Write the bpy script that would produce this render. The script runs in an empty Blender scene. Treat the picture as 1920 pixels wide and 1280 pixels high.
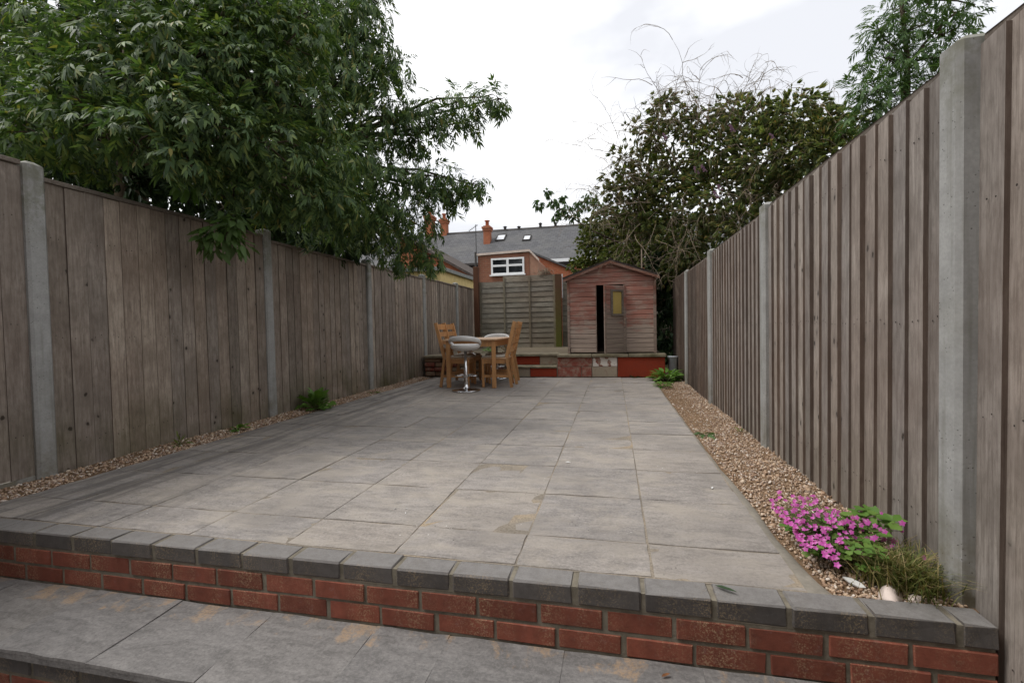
import bpy, math, random
import numpy as np
from mathutils import Matrix, Vector

random.seed(7)
rng = np.random.default_rng(7)
R = math.radians
scene = bpy.context.scene
C = scene.collection

# ------------------------------------------------------------------ camera
CAM_Z, PITCH, YAW, ROLL = 0.8947, 0.0300, 0.2157, -0.0204
cam = bpy.data.cameras.new('camera')
cam.sensor_width = 36.0
cam.lens = 16.254
cam.clip_start = 0.05
cam.clip_end = 3000
cam_ob = bpy.data.objects.new('camera', cam)
C.objects.link(cam_ob)
fw = Vector((-math.sin(YAW) * math.cos(PITCH), math.cos(YAW) * math.cos(PITCH), -math.sin(PITCH)))
rt = Vector((math.cos(YAW), math.sin(YAW), 0))
up = rt.cross(fw)
r2 = rt * math.cos(ROLL) + up * math.sin(ROLL)
u2 = -rt * math.sin(ROLL) + up * math.cos(ROLL)
cam_ob.matrix_world = Matrix(((r2.x, u2.x, -fw.x, 0), (r2.y, u2.y, -fw.y, 0), (r2.z, u2.z, -fw.z, CAM_Z), (0, 0, 0, 1)))
scene.camera = cam_ob

# ------------------------------------------------------------------ sky and sun (overcast)
SUN_EL, SUN_AZ = R(56), R(-112)          # soft sun behind thick cloud
SKX = 3.1
world = bpy.data.worlds.new('World')
scene.world = world
world.use_nodes = True
wt = world.node_tree
wt.nodes.clear()
w_out = wt.nodes.new('ShaderNodeOutputWorld')
w_bg = wt.nodes.new('ShaderNodeBackground')
w_sky = wt.nodes.new('ShaderNodeTexSky')
w_sky.sky_type = 'NISHITA'
w_sky.sun_disc = False
w_sky.sun_elevation = SUN_EL
w_sky.sun_rotation = SUN_AZ
w_sky.air_density = 1.0
w_sky.dust_density = 3.0
w_tc = wt.nodes.new('ShaderNodeTexCoord')
w_map = wt.nodes.new('ShaderNodeMapping')
w_map.inputs['Scale'].default_value = (1.0, 1.0, 2.2)
w_map.inputs['Location'].default_value = (SKX, 0.4, 0.2)
w_noise = wt.nodes.new('ShaderNodeTexNoise')
w_noise.inputs['Scale'].default_value = 2.1
w_noise.inputs['Detail'].default_value = 5
w_ramp = wt.nodes.new('ShaderNodeValToRGB')
w_ramp.color_ramp.elements[0].position = 0.38
w_ramp.color_ramp.elements[0].color = (0.69, 0.70, 0.73, 1)
w_ramp.color_ramp.elements[1].position = 0.56
w_ramp.color_ramp.elements[1].color = (1.0, 1.0, 1.0, 1)
w_mul = wt.nodes.new('ShaderNodeMix')
w_mul.data_type = 'RGBA'
w_mul.blend_type = 'MULTIPLY'
w_mul.inputs[0].default_value = 1.0
w_mul.inputs[7].default_value = (7.6, 7.6, 7.65, 1)     # cloud luminance before the 0.1 strength
w_mix = wt.nodes.new('ShaderNodeMix')
w_mix.data_type = 'RGBA'
w_mix.inputs[0].default_value = 0.93
wt.links.new(w_tc.outputs['Generated'], w_map.inputs['Vector'])
wt.links.new(w_map.outputs['Vector'], w_noise.inputs['Vector'])
wt.links.new(w_noise.outputs['Fac'], w_ramp.inputs['Fac'])
wt.links.new(w_ramp.outputs['Color'], w_mul.inputs[6])
wt.links.new(w_sky.outputs['Color'], w_mix.inputs[6])
wt.links.new(w_mul.outputs[2], w_mix.inputs[7])
wt.links.new(w_mix.outputs[2], w_bg.inputs['Color'])
w_bg.inputs['Strength'].default_value = 0.1
wt.links.new(w_bg.outputs['Background'], w_out.inputs['Surface'])

sun = bpy.data.lights.new('sun', 'SUN')
sun.energy = 1.5
sun.angle = R(25)
sun.color = (1.0, 0.97, 0.93)
sun_ob = bpy.data.objects.new('sun', sun)
C.objects.link(sun_ob)
sd = Vector((math.sin(SUN_AZ) * math.cos(SUN_EL), math.cos(SUN_AZ) * math.cos(SUN_EL), math.sin(SUN_EL)))
sun_ob.rotation_euler = sd.to_track_quat('Z', 'Y').to_euler()
sun_ob.location = (0, 0, 30)

vs = scene.view_settings
vs.view_transform = 'Standard'
vs.look = 'None'
vs.gamma = 1.0
vs.use_curve_mapping = False
vs.exposure = 0.84
scene.cycles.max_bounces = 6
scene.cycles.transparent_max_bounces = 8
scene.cycles.caustics_reflective = False
scene.cycles.caustics_refractive = False

# ------------------------------------------------------------------ node helper
class N:
    def __init__(s, name, rough=0.85, spec=0.3):
        s.m = bpy.data.materials.new(name)
        s.m.use_nodes = True
        s.t = s.m.node_tree
        s.b = s.t.nodes['Principled BSDF']
        s.b.inputs['Roughness'].default_value = rough
        s.b.inputs['Specular IOR Level'].default_value = spec
    def new(s, typ, **kw):
        n = s.t.nodes.new(typ)
        for k, v in kw.items():
            setattr(n, k, v)
        return n
    def put(s, sock, v):
        if hasattr(v, 'is_output'):
            s.t.links.new(v, sock)
        else:
            if hasattr(sock, 'default_value') and not isinstance(v, (int, float)) and len(v) == 3 and sock.type == 'RGBA':
                v = (*v, 1)
            sock.default_value = v
    def obj(s, rnd=True):
        tc = s.new('ShaderNodeTexCoord').outputs['Object']
        if not rnd:
            return tc
        oi = s.new('ShaderNodeObjectInfo').outputs['Random']
        m = s.math('MULTIPLY', oi, 71.3)
        return s.vmath('ADD', tc, m)
    def rand(s):
        return s.new('ShaderNodeObjectInfo').outputs['Random']
    def island(s):
        return s.new('ShaderNodeNewGeometry').outputs['Random Per Island']
    def pos(s):
        return s.new('ShaderNodeNewGeometry').outputs['Position']
    def xyz(s, v):
        n = s.new('ShaderNodeSeparateXYZ')
        s.put(n.inputs[0], v)
        return n.outputs
    def math(s, op, a, b=0.0, clamp=False):
        n = s.new('ShaderNodeMath', operation=op, use_clamp=clamp)
        s.put(n.inputs[0], a)
        s.put(n.inputs[1], b)
        return n.outputs[0]
    def vmath(s, op, a, b):
        n = s.new('ShaderNodeVectorMath', operation=op)
        s.put(n.inputs[0], a)
        s.put(n.inputs[1], b)
        return n.outputs[0]
    def scale(s, v, sc):
        return s.vmath('MULTIPLY', v, sc)
    def noise(s, v, sc, det=4, rough=0.55, dist=0.0):
        n = s.new('ShaderNodeTexNoise')
        s.put(n.inputs['Vector'], v)
        n.inputs['Scale'].default_value = sc
        n.inputs['Detail'].default_value = det
        n.inputs['Roughness'].default_value = rough
        n.inputs['Distortion'].default_value = dist
        return n.outputs['Fac']
    def voro(s, v, sc, feat='F1', out='Distance', rnd=1.0):
        n = s.new('ShaderNodeTexVoronoi', feature=feat)
        s.put(n.inputs['Vector'], v)
        n.inputs['Scale'].default_value = sc
        n.inputs['Randomness'].default_value = rnd
        return n.outputs[out]
    def ramp(s, f, stops, interp='LINEAR'):
        n = s.new('ShaderNodeValToRGB')
        cr = n.color_ramp
        cr.interpolation = interp
        while len(cr.elements) < len(stops):
            cr.elements.new(0.5)
        for e, (p, c) in zip(cr.elements, stops):
            e.position = p
            e.color = (c, c, c, 1) if isinstance(c, (int, float)) else (*c, 1)
        s.put(n.inputs[0], f)
        return n.outputs[0]
    def mix(s, f, a, b, mode='MIX'):
        n = s.new('ShaderNodeMix', data_type='RGBA', blend_type=mode)
        s.put(n.inputs[0], f)
        s.put(n.inputs[6], a)
        s.put(n.inputs[7], b)
        return n.outputs[2]
    def bright(s, col, f):
        return s.mix(1.0, col, s.ramp(f, [(0, 0), (1, 1)]) if False else f, 'MULTIPLY')
    def map(s, v, a, b, c, d):
        n = s.new('ShaderNodeMapRange')
        s.put(n.inputs[0], v)
        for i, q in enumerate((a, b, c, d)):
            n.inputs[i + 1].default_value = q
        return n.outputs[0]
    def bump(s, h, strength=0.3, dist=0.01):
        n = s.new('ShaderNodeBump')
        n.inputs['Strength'].default_value = strength
        n.inputs['Distance'].default_value = dist
        s.put(n.inputs['Height'], h)
        s.t.links.new(n.outputs[0], s.b.inputs['Normal'])
        return n.outputs[0]
    def col(s, c):
        s.put(s.b.inputs['Base Color'], c)
        return s

def g(v):
    """sRGB 0-255 triple to linear"""
    return tuple(((x / 255 + 0.055) / 1.055) ** 2.4 if x / 255 > 0.04045 else x / 255 / 12.92 for x in v)

# ------------------------------------------------------------------ materials
M = {}

def wood_fence(name, dark, mid, light, algae=0.5, vertical=True, knots=True, zlow=0.0, zhigh=0.5):
    n = N(name, 0.88, 0.2)
    v = n.obj()
    grain = n.scale(v, (75, 75, 4.5) if vertical else (4.5, 75, 75))
    gr = n.noise(grain, 1.0, 7, 0.7, 0.5)
    crack = n.ramp(n.noise(n.scale(v, (150, 150, 1.3) if vertical else (1.3, 150, 150)), 1.0, 4, 0.6), [(0.34, 0.85), (0.42, 0.0)])
    blot = n.noise(v, 3.2, 4, 0.6)
    big = n.noise(n.pos(), 0.9, 3)
    c = n.ramp(gr, [(0.28, dark), (0.5, mid), (0.72, light)])
    mott = n.noise(n.scale(v, (34, 34, 11) if vertical else (11, 34, 34)), 1.0, 6, 0.75)
    c = n.mix(n.ramp(mott, [(0.36, 0.6), (0.52, 0.0)]), c, dark)
    c = n.mix(n.ramp(mott, [(0.54, 0.0), (0.70, 0.5)]), c, light)
    c = n.mix(n.math('MULTIPLY', crack, 0.4), c, tuple(x * 0.45 for x in dark))
    c = n.mix(n.ramp(blot, [(0.38, 0.0), (0.66, 0.65)]), c, dark)
    c = n.mix(n.ramp(big, [(0.44, 0.0), (0.68, 0.26)]), c, (0.15, 0.085, 0.058))
    tone = n.ramp(n.rand(), [(0.0, (0.68, 0.67, 0.66)), (0.25, (1.0, 0.98, 0.96)), (0.45, (0.80, 0.80, 0.81)), (0.65, (1.16, 1.13, 1.08)), (0.8, (0.92, 0.87, 0.83)), (1.0, (1.26, 1.24, 1.20))])
    c = n.mix(1.0, c, tone, 'MULTIPLY')
    h = gr
    if knots:
        kv = n.scale(v, (0.5, 11, 8.5))
        kv = n.vmath('ADD', kv, n.scale(n.rand(), (0, 0, 40)))
        kn = n.new('ShaderNodeTexVoronoi')
        n.put(kn.inputs['Vector'], kv)
        kn.inputs['Scale'].default_value = 1.0
        kd = n.math('ADD', kn.outputs['Distance'], n.map(n.noise(v, 45, 4), 0, 1, -0.13, 0.13))
        sel = n.ramp(n.xyz(kn.outputs['Color'])[0], [(0.66, 0.0), (0.70, 1.0)])
        k = n.math('MULTIPLY', sel, n.ramp(kd, [(0.08, 1.0), (0.15, 0.0)]))
        kr = n.math('MULTIPLY', sel, n.ramp(kd, [(0.10, 0.45), (0.40, 0.0)]))
        c = n.mix(kr, c, tuple(x * 0.8 for x in dark))
        c = n.mix(n.math('MULTIPLY', k, 0.85), c, (0.022, 0.016, 0.012))
        h = n.math('SUBTRACT', gr, n.math('MULTIPLY', k, 0.6))
    if algae:
        pz = n.xyz(n.pos())[2]
        a = n.map(pz, zlow, zhigh, 1.0, 0.0)
        a = n.math('MULTIPLY', a, n.ramp(n.noise(n.pos(), 2.1, 4), [(0.36, 0.0), (0.66, 1.0)]))
        c = n.mix(n.math('MULTIPLY', a, algae), c, (0.075, 0.072, 0.026))
    n.col(c)
    n.bump(h, 0.45, 0.004)
    return n.m

M['fence_l'] = wood_fence('weathered_fence_wood', (0.165, 0.137, 0.113), (0.31, 0.267, 0.226), (0.42, 0.37, 0.32), 0.9)
M['fence_r'] = wood_fence('weathered_fence_wood_grey', (0.16, 0.14, 0.125), (0.31, 0.279, 0.254), (0.42, 0.387, 0.36), 0.3)
M['fence_edge_shade'] = wood_fence('shaded_board_edge_wood', (0.10, 0.078, 0.065), (0.16, 0.128, 0.108), (0.21, 0.175, 0.15), 0, True, False)  # darker wood for near board edges: shade of the laps put into the colour
M['cap'] = wood_fence('capping_wood', (0.10, 0.085, 0.070), (0.20, 0.175, 0.15), (0.27, 0.24, 0.21), 0, False, False)
M['lap'] = wood_fence('lap_fence_wood', (0.142, 0.130, 0.107), (0.248, 0.232, 0.194), (0.345, 0.326, 0.28), 0.3, False, False, 0.35, 1.7)
M['batten'] = wood_fence('batten_wood', (0.12, 0.106, 0.078), (0.215, 0.196, 0.145), (0.29, 0.267, 0.205), 0.4, True, False, 0.35, 1.6)

def mossy_post(name, base, moss, z0, z1):
    n = N(name, 0.9, 0.2)
    v = n.obj()
    gr = n.noise(n.scale(v, (40, 40, 2)), 1.0, 5)
    c = n.mix(gr, tuple(x * 0.55 for x in base), base)
    a = n.map(n.math('ADD', n.xyz(n.pos())[2], n.map(n.noise(n.pos(), 6, 3), 0, 1, -0.35, 0.35)), z0, z1, 1.0, 0.0)
    c = n.mix(a, c, moss)
    n.col(c).bump(gr, 0.4, 0.004)
    return n.m
M['moss_post'] = mossy_post('mossy_wooden_post', (0.115, 0.062, 0.036), (0.085, 0.092, 0.018), 0.5, 1.9)
M['brown_post'] = mossy_post('brown_wooden_post', (0.12, 0.055, 0.032), (0.06, 0.045, 0.02), 0.4, 0.9)

def concrete(name, base, pits=True, spread=0.16, stain=(0.12, 0.115, 0.08), stain_amt=0.35):
    n = N(name, 0.9, 0.25)
    v = n.obj()
    a = n.noise(v, 9, 6, 0.65)
    b = n.noise(v, 90, 3)
    c = n.ramp(a, [(0.3, tuple(x * (1 - spread) for x in base)), (0.7, tuple(x * (1 + spread) for x in base))])
    c = n.mix(n.ramp(b, [(0.35, 0.25), (0.6, 0.0)]), c, tuple(x * 0.6 for x in base))
    c = n.mix(n.ramp(n.noise(v, 2.6, 5, 0.7), [(0.5, 0.0), (0.75, stain_amt)]), c, stain)
    h = a
    if pits:
        d = n.voro(v, 62)
        p = n.ramp(d, [(0.10, 1.0), (0.17, 0.0)])
        sel = n.ramp(n.noise(v, 7, 2), [(0.46, 0.0), (0.54, 1.0)])
        p = n.math('MULTIPLY', p, sel)
        c = n.mix(n.math('MULTIPLY', p, 0.75), c, (0.045, 0.042, 0.04))
        h = n.math('SUBTRACT', n.math('MULTIPLY', a, 0.4), p)
    if pits:
        w = n.pos()
        run = n.ramp(n.noise(n.scale(w, (30, 30, 1.2)), 1.0, 4, 0.6), [(0.5, 0.0), (0.68, 0.5)])
        c = n.mix(run, c, (0.15, 0.145, 0.12))
        sp_ = n.math('MULTIPLY', n.map(n.xyz(w)[2], 0.0, 0.35, 1.0, 0.0), n.ramp(n.noise(w, 9, 5, 0.7), [(0.35, 0.0), (0.65, 0.9)]))
        c = n.mix(sp_, c, (0.135, 0.115, 0.07))
        tp = n.math('MULTIPLY', n.map(n.xyz(w)[2], 1.45, 1.75, 0.0, 1.0), n.ramp(n.noise(w, 14, 5, 0.7), [(0.4, 0.0), (0.6, 0.8)]))
        c = n.mix(tp, c, (0.16, 0.16, 0.12))
    n.col(c).bump(h, 0.4, 0.004)
    return n.m
M['post'] = concrete('cast_concrete', (0.31, 0.31, 0.30))
M['haunch'] = concrete('mortar_haunch', (0.27, 0.245, 0.205), False, 0.25)
M['terrace_top'] = concrete('old_concrete', (0.15, 0.122, 0.085), False, 0.3, (0.10, 0.095, 0.055), 0.6)
M['terrace_coping'] = concrete('mossy_coping_slab', (0.21, 0.182, 0.128), False, 0.35, (0.085, 0.080, 0.035), 0.7)

# riven concrete paving
def paving(name, base, dirt=True, sand=False):
    n = N(name, 0.82, 0.28)
    v = n.obj()
    w = n.pos()
    riv = n.noise(n.scale(v, (2.2, 6.5, 4)), 1.0, 8, 0.62, 0.9)
    fine = n.noise(v, 85, 6, 0.78)
    patch = n.noise(n.scale(w, (3.2, 5.0, 3)), 1.0, 8, 0.7, 0.4)
    c = n.ramp(riv, [(0.30, tuple(x * 0.76 for x in base)), (0.52, base), (0.72, tuple(x * 1.22 for x in base))])
    tone = n.ramp(n.rand(), [(0.0, (0.90, 0.91, 0.93)), (0.35, (0.97, 0.97, 0.98)), (0.7, (1.03, 1.02, 1.0)), (1.0, (1.09, 1.06, 1.02))])
    c = n.mix(1.0, c, tone, 'MULTIPLY')
    mid_ = n.noise(n.scale(v, (9, 26, 10)), 1.0, 7, 0.72, 0.6)
    c = n.mix(n.ramp(mid_, [(0.50, 0.0), (0.66, 0.65)]), c, tuple(x * 1.4 for x in base))
    c = n.mix(n.ramp(mid_, [(0.34, 0.65), (0.48, 0.0)]), c, tuple(x * 0.58 for x in base))
    c = n.mix(n.ramp(fine, [(0.51, 0.0), (0.64, 0.5)]), c, tuple(x * 1.5 for x in base))
    c = n.mix(n.ramp(fine, [(0.36, 0.6), (0.48, 0.0)]), c, tuple(x * 0.55 for x in base))
    if dirt:
        c = n.mix(n.ramp(patch, [(0.46, 0.0), (0.62, 0.6)]), c, (0.37, 0.33, 0.28))
        c = n.mix(n.ramp(n.noise(w, 1.1, 4), [(0.36, 0.55), (0.52, 0.0)]), c, tuple(x * 0.68 for x in base))
        sp = n.voro(w, 34)
        pick = n.ramp(n.noise(w, 3.3, 2), [(0.55, 0.0), (0.62, 1.0)])
        c = n.mix(n.math('MULTIPLY', n.ramp(sp, [(0.09, 0.75), (0.15, 0.0)]), pick), c, (0.05, 0.046, 0.04))
        wsp = n.voro(n.vmath('ADD', w, (3.3, 1.7, 0)), 21)
        c = n.mix(n.math('MULTIPLY', n.ramp(wsp, [(0.06, 0.9), (0.10, 0.0)]), n.ramp(n.noise(w, 1.9, 2), [(0.57, 0.0), (0.63, 1.0)])), c, (0.6, 0.58, 0.54))
        # dark rubbed streaks where the left side runs along the fence
        px = n.xyz(w)[0]
        st = n.noise(n.scale(w, (9.0, 0.8, 1)), 1.0, 5, 0.7)
        left = n.map(px, -1.9, -2.9, 0.0, 1.0)
        c = n.mix(n.math('MULTIPLY', n.ramp(st, [(0.45, 0.0), (0.58, 0.8)]), left), c, tuple(x * 0.45 for x in base))
    if sand:
        py = n.xyz(w)[1]
        near = n.ramp(n.math('ADD', n.map(py, 1.38, 1.56, 0.0, 1.0), n.map(n.noise(w, 22, 4), 0, 1, -0.3, 0.3)), [(0.45, 0.0), (0.55, 1.0)])
        sm = n.noise(n.scale(w, (7, 5.0, 1)), 1.0, 7, 0.7, 0.5)
        s_ = n.math('MULTIPLY', n.ramp(sm, [(0.52, 0.0), (0.59, 1.0)]), near)
        s_ = n.math('MULTIPLY', s_, n.ramp(n.noise(w, 120, 4, 0.7), [(0.36, 0.25), (0.56, 1.0)]))
        c = n.mix(n.math('MULTIPLY', s_, 0.62), c, (0.37, 0.25, 0.145))
    n.col(c)
    n.bump(n.math('ADD', n.math('MULTIPLY', riv, 1.0), n.math('MULTIPLY', mid_, 0.8)), 0.6, 0.009)
    return n.m
M['slab'] = paving('riven_paving', (0.268, 0.246, 0.226))
M['tread'] = paving('tread_paving', (0.175, 0.166, 0.158), False, True)

n = N('sandy_joint', 0.95, 0.1)
w = n.pos()
c = n.ramp(n.noise(w, 1.8, 4, 0.6), [(0.34, (0.17, 0.152, 0.13)), (0.52, (0.29, 0.25, 0.20)), (0.66, (0.40, 0.315, 0.215))])
c = n.mix(n.ramp(n.noise(w, 120, 3), [(0.35, 0.4), (0.6, 0.0)]), c, (0.07, 0.06, 0.045))
n.col(c).bump(n.noise(w, 160, 3), 0.4, 0.003)
M['joint'] = n.m

def brick(name, base, spread, dust, dust_amt, rough=0.8, top=None):
    n = N(name, rough, 0.3)
    v = n.obj()
    w = n.pos()
    a = n.noise(v, 22, 6, 0.65)
    c = n.ramp(a, [(0.3, tuple(x * 0.78 for x in base)), (0.7, tuple(x * 1.2 for x in base))])
    tone = n.map(n.rand(), 0, 1, 1 - spread, 1 + spread)
    c = n.mix(1.0, c, tone, 'MULTIPLY')
    # sandy washed-down dust: drifts by place along the wall, in speckles
    px = n.xyz(w)
    comb = n.new('ShaderNodeCombineXYZ')
    n.put(comb.inputs[0], px[0])
    drift = n.ramp(n.noise(n.scale(comb.outputs[0], (5.0, 1, 1)), 1.0, 3), [(0.44, 0.0), (0.60, 1.0)])
    spk = n.ramp(n.noise(w, 150, 5, 0.8), [(0.50, 0.0), (0.62, 1.0)])
    c = n.mix(n.math('MULTIPLY', n.math('MULTIPLY', drift, spk), dust_amt), c, dust)
    w2 = n.ramp(n.noise(w, 34, 5, 0.75), [(0.56, 0.0), (0.78, 0.6)])
    c = n.mix(n.math('MULTIPLY', w2, 0.5), c, tuple(min(1, x * 0.5 + 0.17) for x in base))
    if top:  # upward faces painted paler, standing in for the sky light they catch
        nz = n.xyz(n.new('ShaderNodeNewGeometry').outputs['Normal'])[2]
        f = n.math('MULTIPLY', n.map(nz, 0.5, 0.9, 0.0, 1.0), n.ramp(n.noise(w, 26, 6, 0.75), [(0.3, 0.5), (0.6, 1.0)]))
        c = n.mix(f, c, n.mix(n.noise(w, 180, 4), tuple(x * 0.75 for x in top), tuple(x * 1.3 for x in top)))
    n.col(c).bump(n.noise(v, 70, 5, 0.7), 0.35, 0.003)
    return n.m
M['brick'] = brick('red_facing_brick', (0.182, 0.056, 0.035), 0.22, (0.42, 0.31, 0.19), 0.7)
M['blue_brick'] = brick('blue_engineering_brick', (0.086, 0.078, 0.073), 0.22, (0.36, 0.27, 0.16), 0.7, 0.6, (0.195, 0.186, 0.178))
n = N('wall_mortar', 0.95, 0.1)
v = n.pos()
c = n.ramp(n.noise(v, 14, 5, 0.7), [(0.3, (0.115, 0.102, 0.078)), (0.7, (0.235, 0.21, 0.165))])
n.col(c).bump(n.noise(v, 130, 4), 0.5, 0.003)
M['mortar'] = n.m

def plain(name, c, rough=0.6, metal=0.0, spec=0.4, var=0.1, sc=8.0):
    n = N(name, rough, spec)
    v = n.obj()
    a = n.noise(v, sc, 4)
    n.col(n.ramp(a, [(0.3, tuple(x * (1 - var) for x in c)), (0.7, tuple(min(1, x * (1 + var)) for x in c))]))
    n.b.inputs['Metallic'].default_value = metal
    return n.m
M['chrome'] = plain('chrome', (0.62, 0.62, 0.63), 0.16, 1.0, 0.5, 0.03)
M['stool_white'] = plain('white_leatherette', (0.62, 0.61, 0.59), 0.42, 0, 0.4, 0.05)
M['cushion'] = plain('pale_seat_pad', (0.55, 0.52, 0.45), 0.8, 0, 0.2, 0.08)
M['pvc'] = plain('white_upvc', (0.72, 0.73, 0.74), 0.35, 0, 0.5, 0.03)
M['fascia'] = plain('pale_pink_coping', (0.52, 0.44, 0.39), 0.8, 0, 0.2, 0.1)
M['dark_fascia'] = plain('dark_fascia', (0.045, 0.04, 0.037), 0.7)
M['glass'] = plain('dark_window_glass', (0.012, 0.014, 0.017), 0.06, 0, 0.6, 0.05)
M['skyglass'] = plain('skylight_glass', (0.62, 0.64, 0.67), 0.25, 0.0, 0.5, 0.02)  # pale base colour stands in for sky reflected in the panes
M['lead'] = plain('lead_flashing', (0.20, 0.215, 0.21), 0.6, 0.0, 0.3, 0.2)
M['tar'] = plain('roofing_felt', (0.075, 0.062, 0.055), 0.92, 0, 0.2, 0.3)
M['grey_plastic'] = plain('grey_plastic', (0.42, 0.45, 0.48), 0.5, 0, 0.4, 0.12)
M['terracotta'] = plain('terracotta', (0.36, 0.11, 0.055), 0.8, 0, 0.2, 0.15)
M['white_stone'] = plain('pale_rubble', (0.68, 0.58, 0.52), 0.9, 0, 0.2, 0.14, 30)
M['white_flake'] = plain('white_flake', (0.66, 0.66, 0.64), 0.6, 0, 0.3, 0.1)
M['render_tan'] = plain('tan_render', (0.30, 0.17, 0.12), 0.9, 0, 0.1, 0.12)
M['yellow_paint'] = plain('cream_yellow_paint', (0.56, 0.44, 0.20), 0.75, 0, 0.3, 0.12)
M['yellow_board'] = plain('yellow_board', (0.40, 0.30, 0.095), 0.7, 0, 0.3, 0.1, 4)
M['nail'] = plain('rusty_nail', (0.035, 0.026, 0.022), 0.7, 0.2, 0.3, 0.3, 60)
M['aerial'] = plain('dark_metal', (0.05, 0.05, 0.05), 0.6, 0.3)
M['dry_leaf'] = plain('dry_leaf', (0.16, 0.07, 0.03), 0.8, 0, 0.2, 0.3, 40)

def pine(name, base):
    n = N(name, 0.45, 0.4)
    v = n.obj()
    gr = n.noise(n.scale(v, (30, 30, 6)), 1.0, 4, 0.6, 0.6)
    c = n.ramp(gr, [(0.3, tuple(x * 0.80 for x in base)), (0.7, tuple(x * 1.15 for x in base))])
    c = n.mix(1.0, c, n.map(n.rand(), 0, 1, 0.88, 1.1), 'MULTIPLY')
    n.col(c)
    return n.m
M['pine'] = pine('varnished_pine', (0.52, 0.275, 0.118))
M['pine_top'] = pine('varnished_pine_top', (0.56, 0.36, 0.21))

def shed_wood(name, paint, bare, z0, z1):
    n = N(name, 0.88, 0.2)
    v = n.obj()
    w = n.pos()
    gr = n.noise(n.scale(v, (2.2, 40, 40)), 1.0, 6, 0.7)
    b = n.ramp(gr, [(0.3, tuple(x * 0.6 for x in bare)), (0.7, tuple(x * 1.2 for x in bare))])
    pz = n.xyz(w)[2]
    wear = n.noise(n.scale(w, (3.0, 3, 9)), 1.0, 6, 0.75)
    low = n.map(pz, z0, z1, 0.42, -0.03)
    f = n.ramp(n.math('ADD', wear, low), [(0.44, 0.0), (0.66, 1.0)])
    p = n.ramp(gr, [(0.3, tuple(x * 0.7 for x in paint)), (0.7, tuple(x * 1.2 for x in paint))])
    p = n.mix(1.0, p, n.map(n.rand(), 0, 1, 0.84, 1.16), 'MULTIPLY')
    c = n.mix(f, p, b)
    ws = n.ramp(n.noise(w, 14, 4, 0.6), [(0.70, 0.0), (0.76, 0.6)])
    c = n.mix(ws, c, (0.42, 0.36, 0.33))
    n.col(c).bump(gr, 0.5, 0.004)
    return n.m
M['shed'] = shed_wood('faded_red_shed_paint', (0.30, 0.138, 0.106), (0.37, 0.295, 0.245), 0.40, 1.05)
M['shed_door'] = shed_wood('weathered_door_paint', (0.25, 0.105, 0.080), (0.30, 0.245, 0.205), 0.40, 1.4)
M['shed_trim'] = shed_wood('shed_trim_paint', (0.18, 0.085, 0.06), (0.26, 0.20, 0.165), 0.40, 1.6)
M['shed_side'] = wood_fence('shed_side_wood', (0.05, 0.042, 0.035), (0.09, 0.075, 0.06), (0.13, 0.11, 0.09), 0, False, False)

def block(name, paint, bare, lo, hi, white=False):
    n = N(name, 0.92, 0.15)
    w = n.pos()
    wear = n.noise(w, 11, 6, 0.75)
    f = n.ramp(wear, [(lo, 0.0), (hi, 1.0)])
    c = n.mix(f, paint, bare)
    c = n.mix(n.ramp(n.noise(w, 60, 4, 0.7), [(0.5, 0.0), (0.75, 0.4)]), c, tuple(x * 0.5 for x in bare))
    if white:
        c = n.mix(n.ramp(n.noise(n.vmath('ADD', w, (4, 2, 7)), 7, 3, 0.5), [(0.46, 0.0), (0.50, 1.0)]), c, (0.62, 0.58, 0.53))
    n.col(c).bump(n.math('ADD', wear, n.noise(w, 80, 4)), 0.6, 0.006)
    return n.m
M['block_faded'] = block('faded_red_block', (0.25, 0.075, 0.055), (0.30, 0.20, 0.155), 0.44, 0.60)
M['block_bare'] = block('bare_block', (0.25, 0.14, 0.105), (0.32, 0.27, 0.205), 0.30, 0.46)
M['block_white'] = block('flaking_white_block', (0.24, 0.08, 0.06), (0.31, 0.22, 0.17), 0.42, 0.60, True)
M['block_red'] = block('fresh_red_paint_block', (0.260, 0.042, 0.020), (0.235, 0.045, 0.025), 0.4, 0.7)
M['rubble'] = block('old_rubble_stone', (0.27, 0.15, 0.105), (0.28, 0.225, 0.16), 0.35, 0.60)

# far brickwork and slates
def far_brick(name, c1, c2, mort, sc=1.0):
    n = N(name, 0.9, 0.15)
    o = n.xyz(n.pos())
    comb = n.new('ShaderNodeCombineXYZ')
    n.put(comb.inputs[0], n.math('ADD', o[0], o[1]))
    n.put(comb.inputs[1], o[2])
    b = n.new('ShaderNodeTexBrick')
    n.put(b.inputs['Vector'], comb.outputs[0])
    b.inputs['Color1'].default_value = (*c1, 1)
    b.inputs['Color2'].default_value = (*c2, 1)
    b.inputs['Mortar'].default_value = (*mort, 1)
    b.inputs['Scale'].default_value = 1.0
    b.inputs['Brick Width'].default_value = 0.225 * sc
    b.inputs['Row Height'].default_value = 0.075 * sc
    b.inputs['Mortar Size'].default_value = 0.008 * sc
    c = n.mix(n.ramp(n.noise(n.pos(), 1.2, 5, 0.65), [(0.4, 0.0), (0.75, 0.5)]), b.outputs['Color'], tuple(x * 0.55 for x in c1))
    n.col(c)
    return n.m
M['house_brick'] = far_brick('orange_house_brick', (0.36, 0.118, 0.058), (0.30, 0.094, 0.048), (0.30, 0.17, 0.11))
M['ext_brick'] = far_brick('brown_house_brick', (0.20, 0.082, 0.052), (0.245, 0.10, 0.062), (0.23, 0.15, 0.105))
n = N('slate_roof', 0.7, 0.3)
o = n.xyz(n.pos())
comb = n.new('ShaderNodeCombineXYZ')
n.put(comb.inputs[0], o[0])
n.put(comb.inputs[1], n.math('MULTIPLY', o[2], 1.7))
b = n.new('ShaderNodeTexBrick')
n.put(b.inputs['Vector'], comb.outputs[0])
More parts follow.
